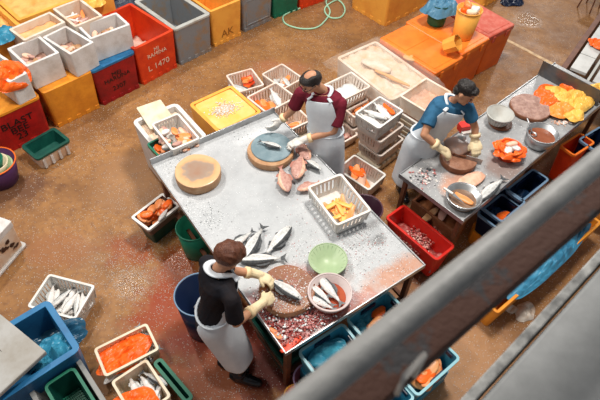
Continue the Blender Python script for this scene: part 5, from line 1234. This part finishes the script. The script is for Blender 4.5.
    if P.get('glasses'):
        g = MB()
        for s_ in (-1, 1):
            c = hc + hl * s_ * .033 + hf * .104 + hu * .002 - O
            g.tube([c + hl * math.cos(2 * PI * q / 16) * .026 + hu * math.sin(2 * PI * q / 16) * .019 for q in range(16)], .0028, 6, closed=True)
            g.tube([c + hl * s_ * .026, hc + hl * s_ * .079 + hf * .07 + hu * .005 - O, hc + hl * s_ * .082 - hf * .01 + hu * .004 - O], .0028, 6)
        g.tube([hc + hl * .008 + hf * .106 - O, hc - hl * .008 + hf * .106 - O], .0028, 6); g.obj('glasses', M_eye, root, True)
    return root
def J(x, y, z): return at(x, y, z)
# man in maroon
shL, shR = J(341, 104, 1.37), J(301, 93, 1.37)
wrL, wrR = J(303, 140, 1.00), J(281, 120, 1.00)
tgt = V((c2.x, c2.y, ZT + .14))
person('man in maroon shirt, white apron and glasses, cutting fish with both gloved hands', dict(
    build=.98, pelvis=J(326, 136, .96), neck=J(323, 92, 1.45), head=J(311, 82, 1.61), hup=V((-.18, -.10, 1)) + (V((-.40, -.25, .35))), hface=V((-.75, -.45, -.75)),
    shL=shL, shR=shR, elL=J(334, 131, 1.12), elR=J(293, 110, 1.13), wrL=wrL, wrR=wrR, feet=(J(318, 168, 0) + V((-.05, .28, 0)), J(338, 172, 0) + V((.0, .10, 0))),
    handL=((J(284, 147, .95) - wrL), V((0, 0, -1)), V((-.2, 1, 0)), .55), handR=((J(268, 134, .95) - wrR), V((0, 0, -1)), V((-.6, -.8, 0)), .6),
    gloveL=M_glove, gloveR=M_glove, skin=skin, shirt=M_maroon, trousers=M_trouser, hairm=M_hairblk, hair=[((0, -.028, .018), (.083, .094, .076)), ((0, .036, .066), (.074, .060, .036)), ((.045, .0, .055), (.035, .07, .045)), ((-.045, .0, .055), (.035, .07, .045))], messy=.4, glasses=True, sleeve=.80, hem=.30, skirt=V((.02, .03, 0)), wrap=1.75, cuff=.25, handk=1.12))
# man in blue
wrL, wrR = J(475, 140, 1.02), J(442, 150, 1.05)
person('man in blue shirt, white apron and cream gloves, chopping at the steel work table', dict(
    build=.98, pelvis=J(424, 138, .95), neck=J(452, 102, 1.42), head=J(465, 93, 1.57), hup=V((.45, -.05, 1)), hface=V((.80, -.55, -.55)),
    shL=J(467, 107, 1.36), shR=J(434, 111, 1.36), elL=J(475, 127, 1.14), elR=J(424, 135, 1.19), wrL=wrL, wrR=wrR, feet=(V((1.18, 4.28, 0)), V((1.36, 4.50, 0))),
    handL=((J(477, 156, .94) - wrL), V((-.3, 0, -1)), V((-1, .2, 0)), .8), handR=((J(456, 158, .92) - wrR), V((0, 0, -1)), V((.2, 1, 0)), .9),
    gloveL=M_gcream, gloveR=M_gcream, skin=skin, shirt=M_bluecloth, trousers=M_trouser, hairm=M_hairblk, hair=[((0, -.022, .050), (.086, .102, .078)), ((0, .055, .075), (.070, .045, .035)), ((0, -.065, -.005), (.074, .052, .065))], sleeve=.62, hem=.34, skirt=V((.0, .03, 0)), wrap=1.8, cuff=.42, cuffm=M_gcream, handk=1.15, gfat=1.5, cuffr=.052))
# woman in black
wrL, wrR = J(259, 274, 1.00), J(262, 303, 1.02)
person('woman in black shirt, white apron and yellow gloves, scaling a fish on the block', dict(
    build=.94, hipf=V((.95, -.25, 0)), pelvis=J(214, 316, .92), neck=J(218, 271, 1.36), head=J(229, 257, 1.48), hup=V((.45, .30, 1)), hface=V((.8, .55, -.85)),
    shL=J(207, 263, 1.30), shR=J(232, 301, 1.30), elL=J(234, 271, 1.10), elR=J(236, 323, 1.10), wrL=wrL, wrR=wrR, feet=(J(240, 379, 0), J(228, 366, 0)), flare=-.035,
    handL=((J(273, 283, .97) - wrL), V((0, 0, -1)), V((.3, -1, 0)), .8), handR=((J(276, 294, .97) - wrR), V((0, 0, -1)), V((.2, 1, 0)), .9),
    gloveL=M_gcream, gloveR=M_gcream, skin=skin, shirt=M_blackcloth, trousers=M_trouser, hairm=M_hairbrn, hair=[((0, -.018, .040), (.094, .108, .088)), ((0, -.075, .030), (.060, .050, .055)), ((0, .05, .065), (.072, .05, .045))], messy=1.5, sleeve=.85, hem=.30, skirt=V((.15, -.05, 0)), wrap=2.2, cuff=.50, cuffm=M_cuff, hk=1.08, handk=1.08, gfat=1.25, strap=.030))
fish('silver', 'silver fish held down on the bloody block by the woman in yellow gloves', at(284, 288, .95), at(296, 297, .93).__sub__(at(272, 280, .95)).to_2d().angle_signed(V((1, 0))) + PI, .36)
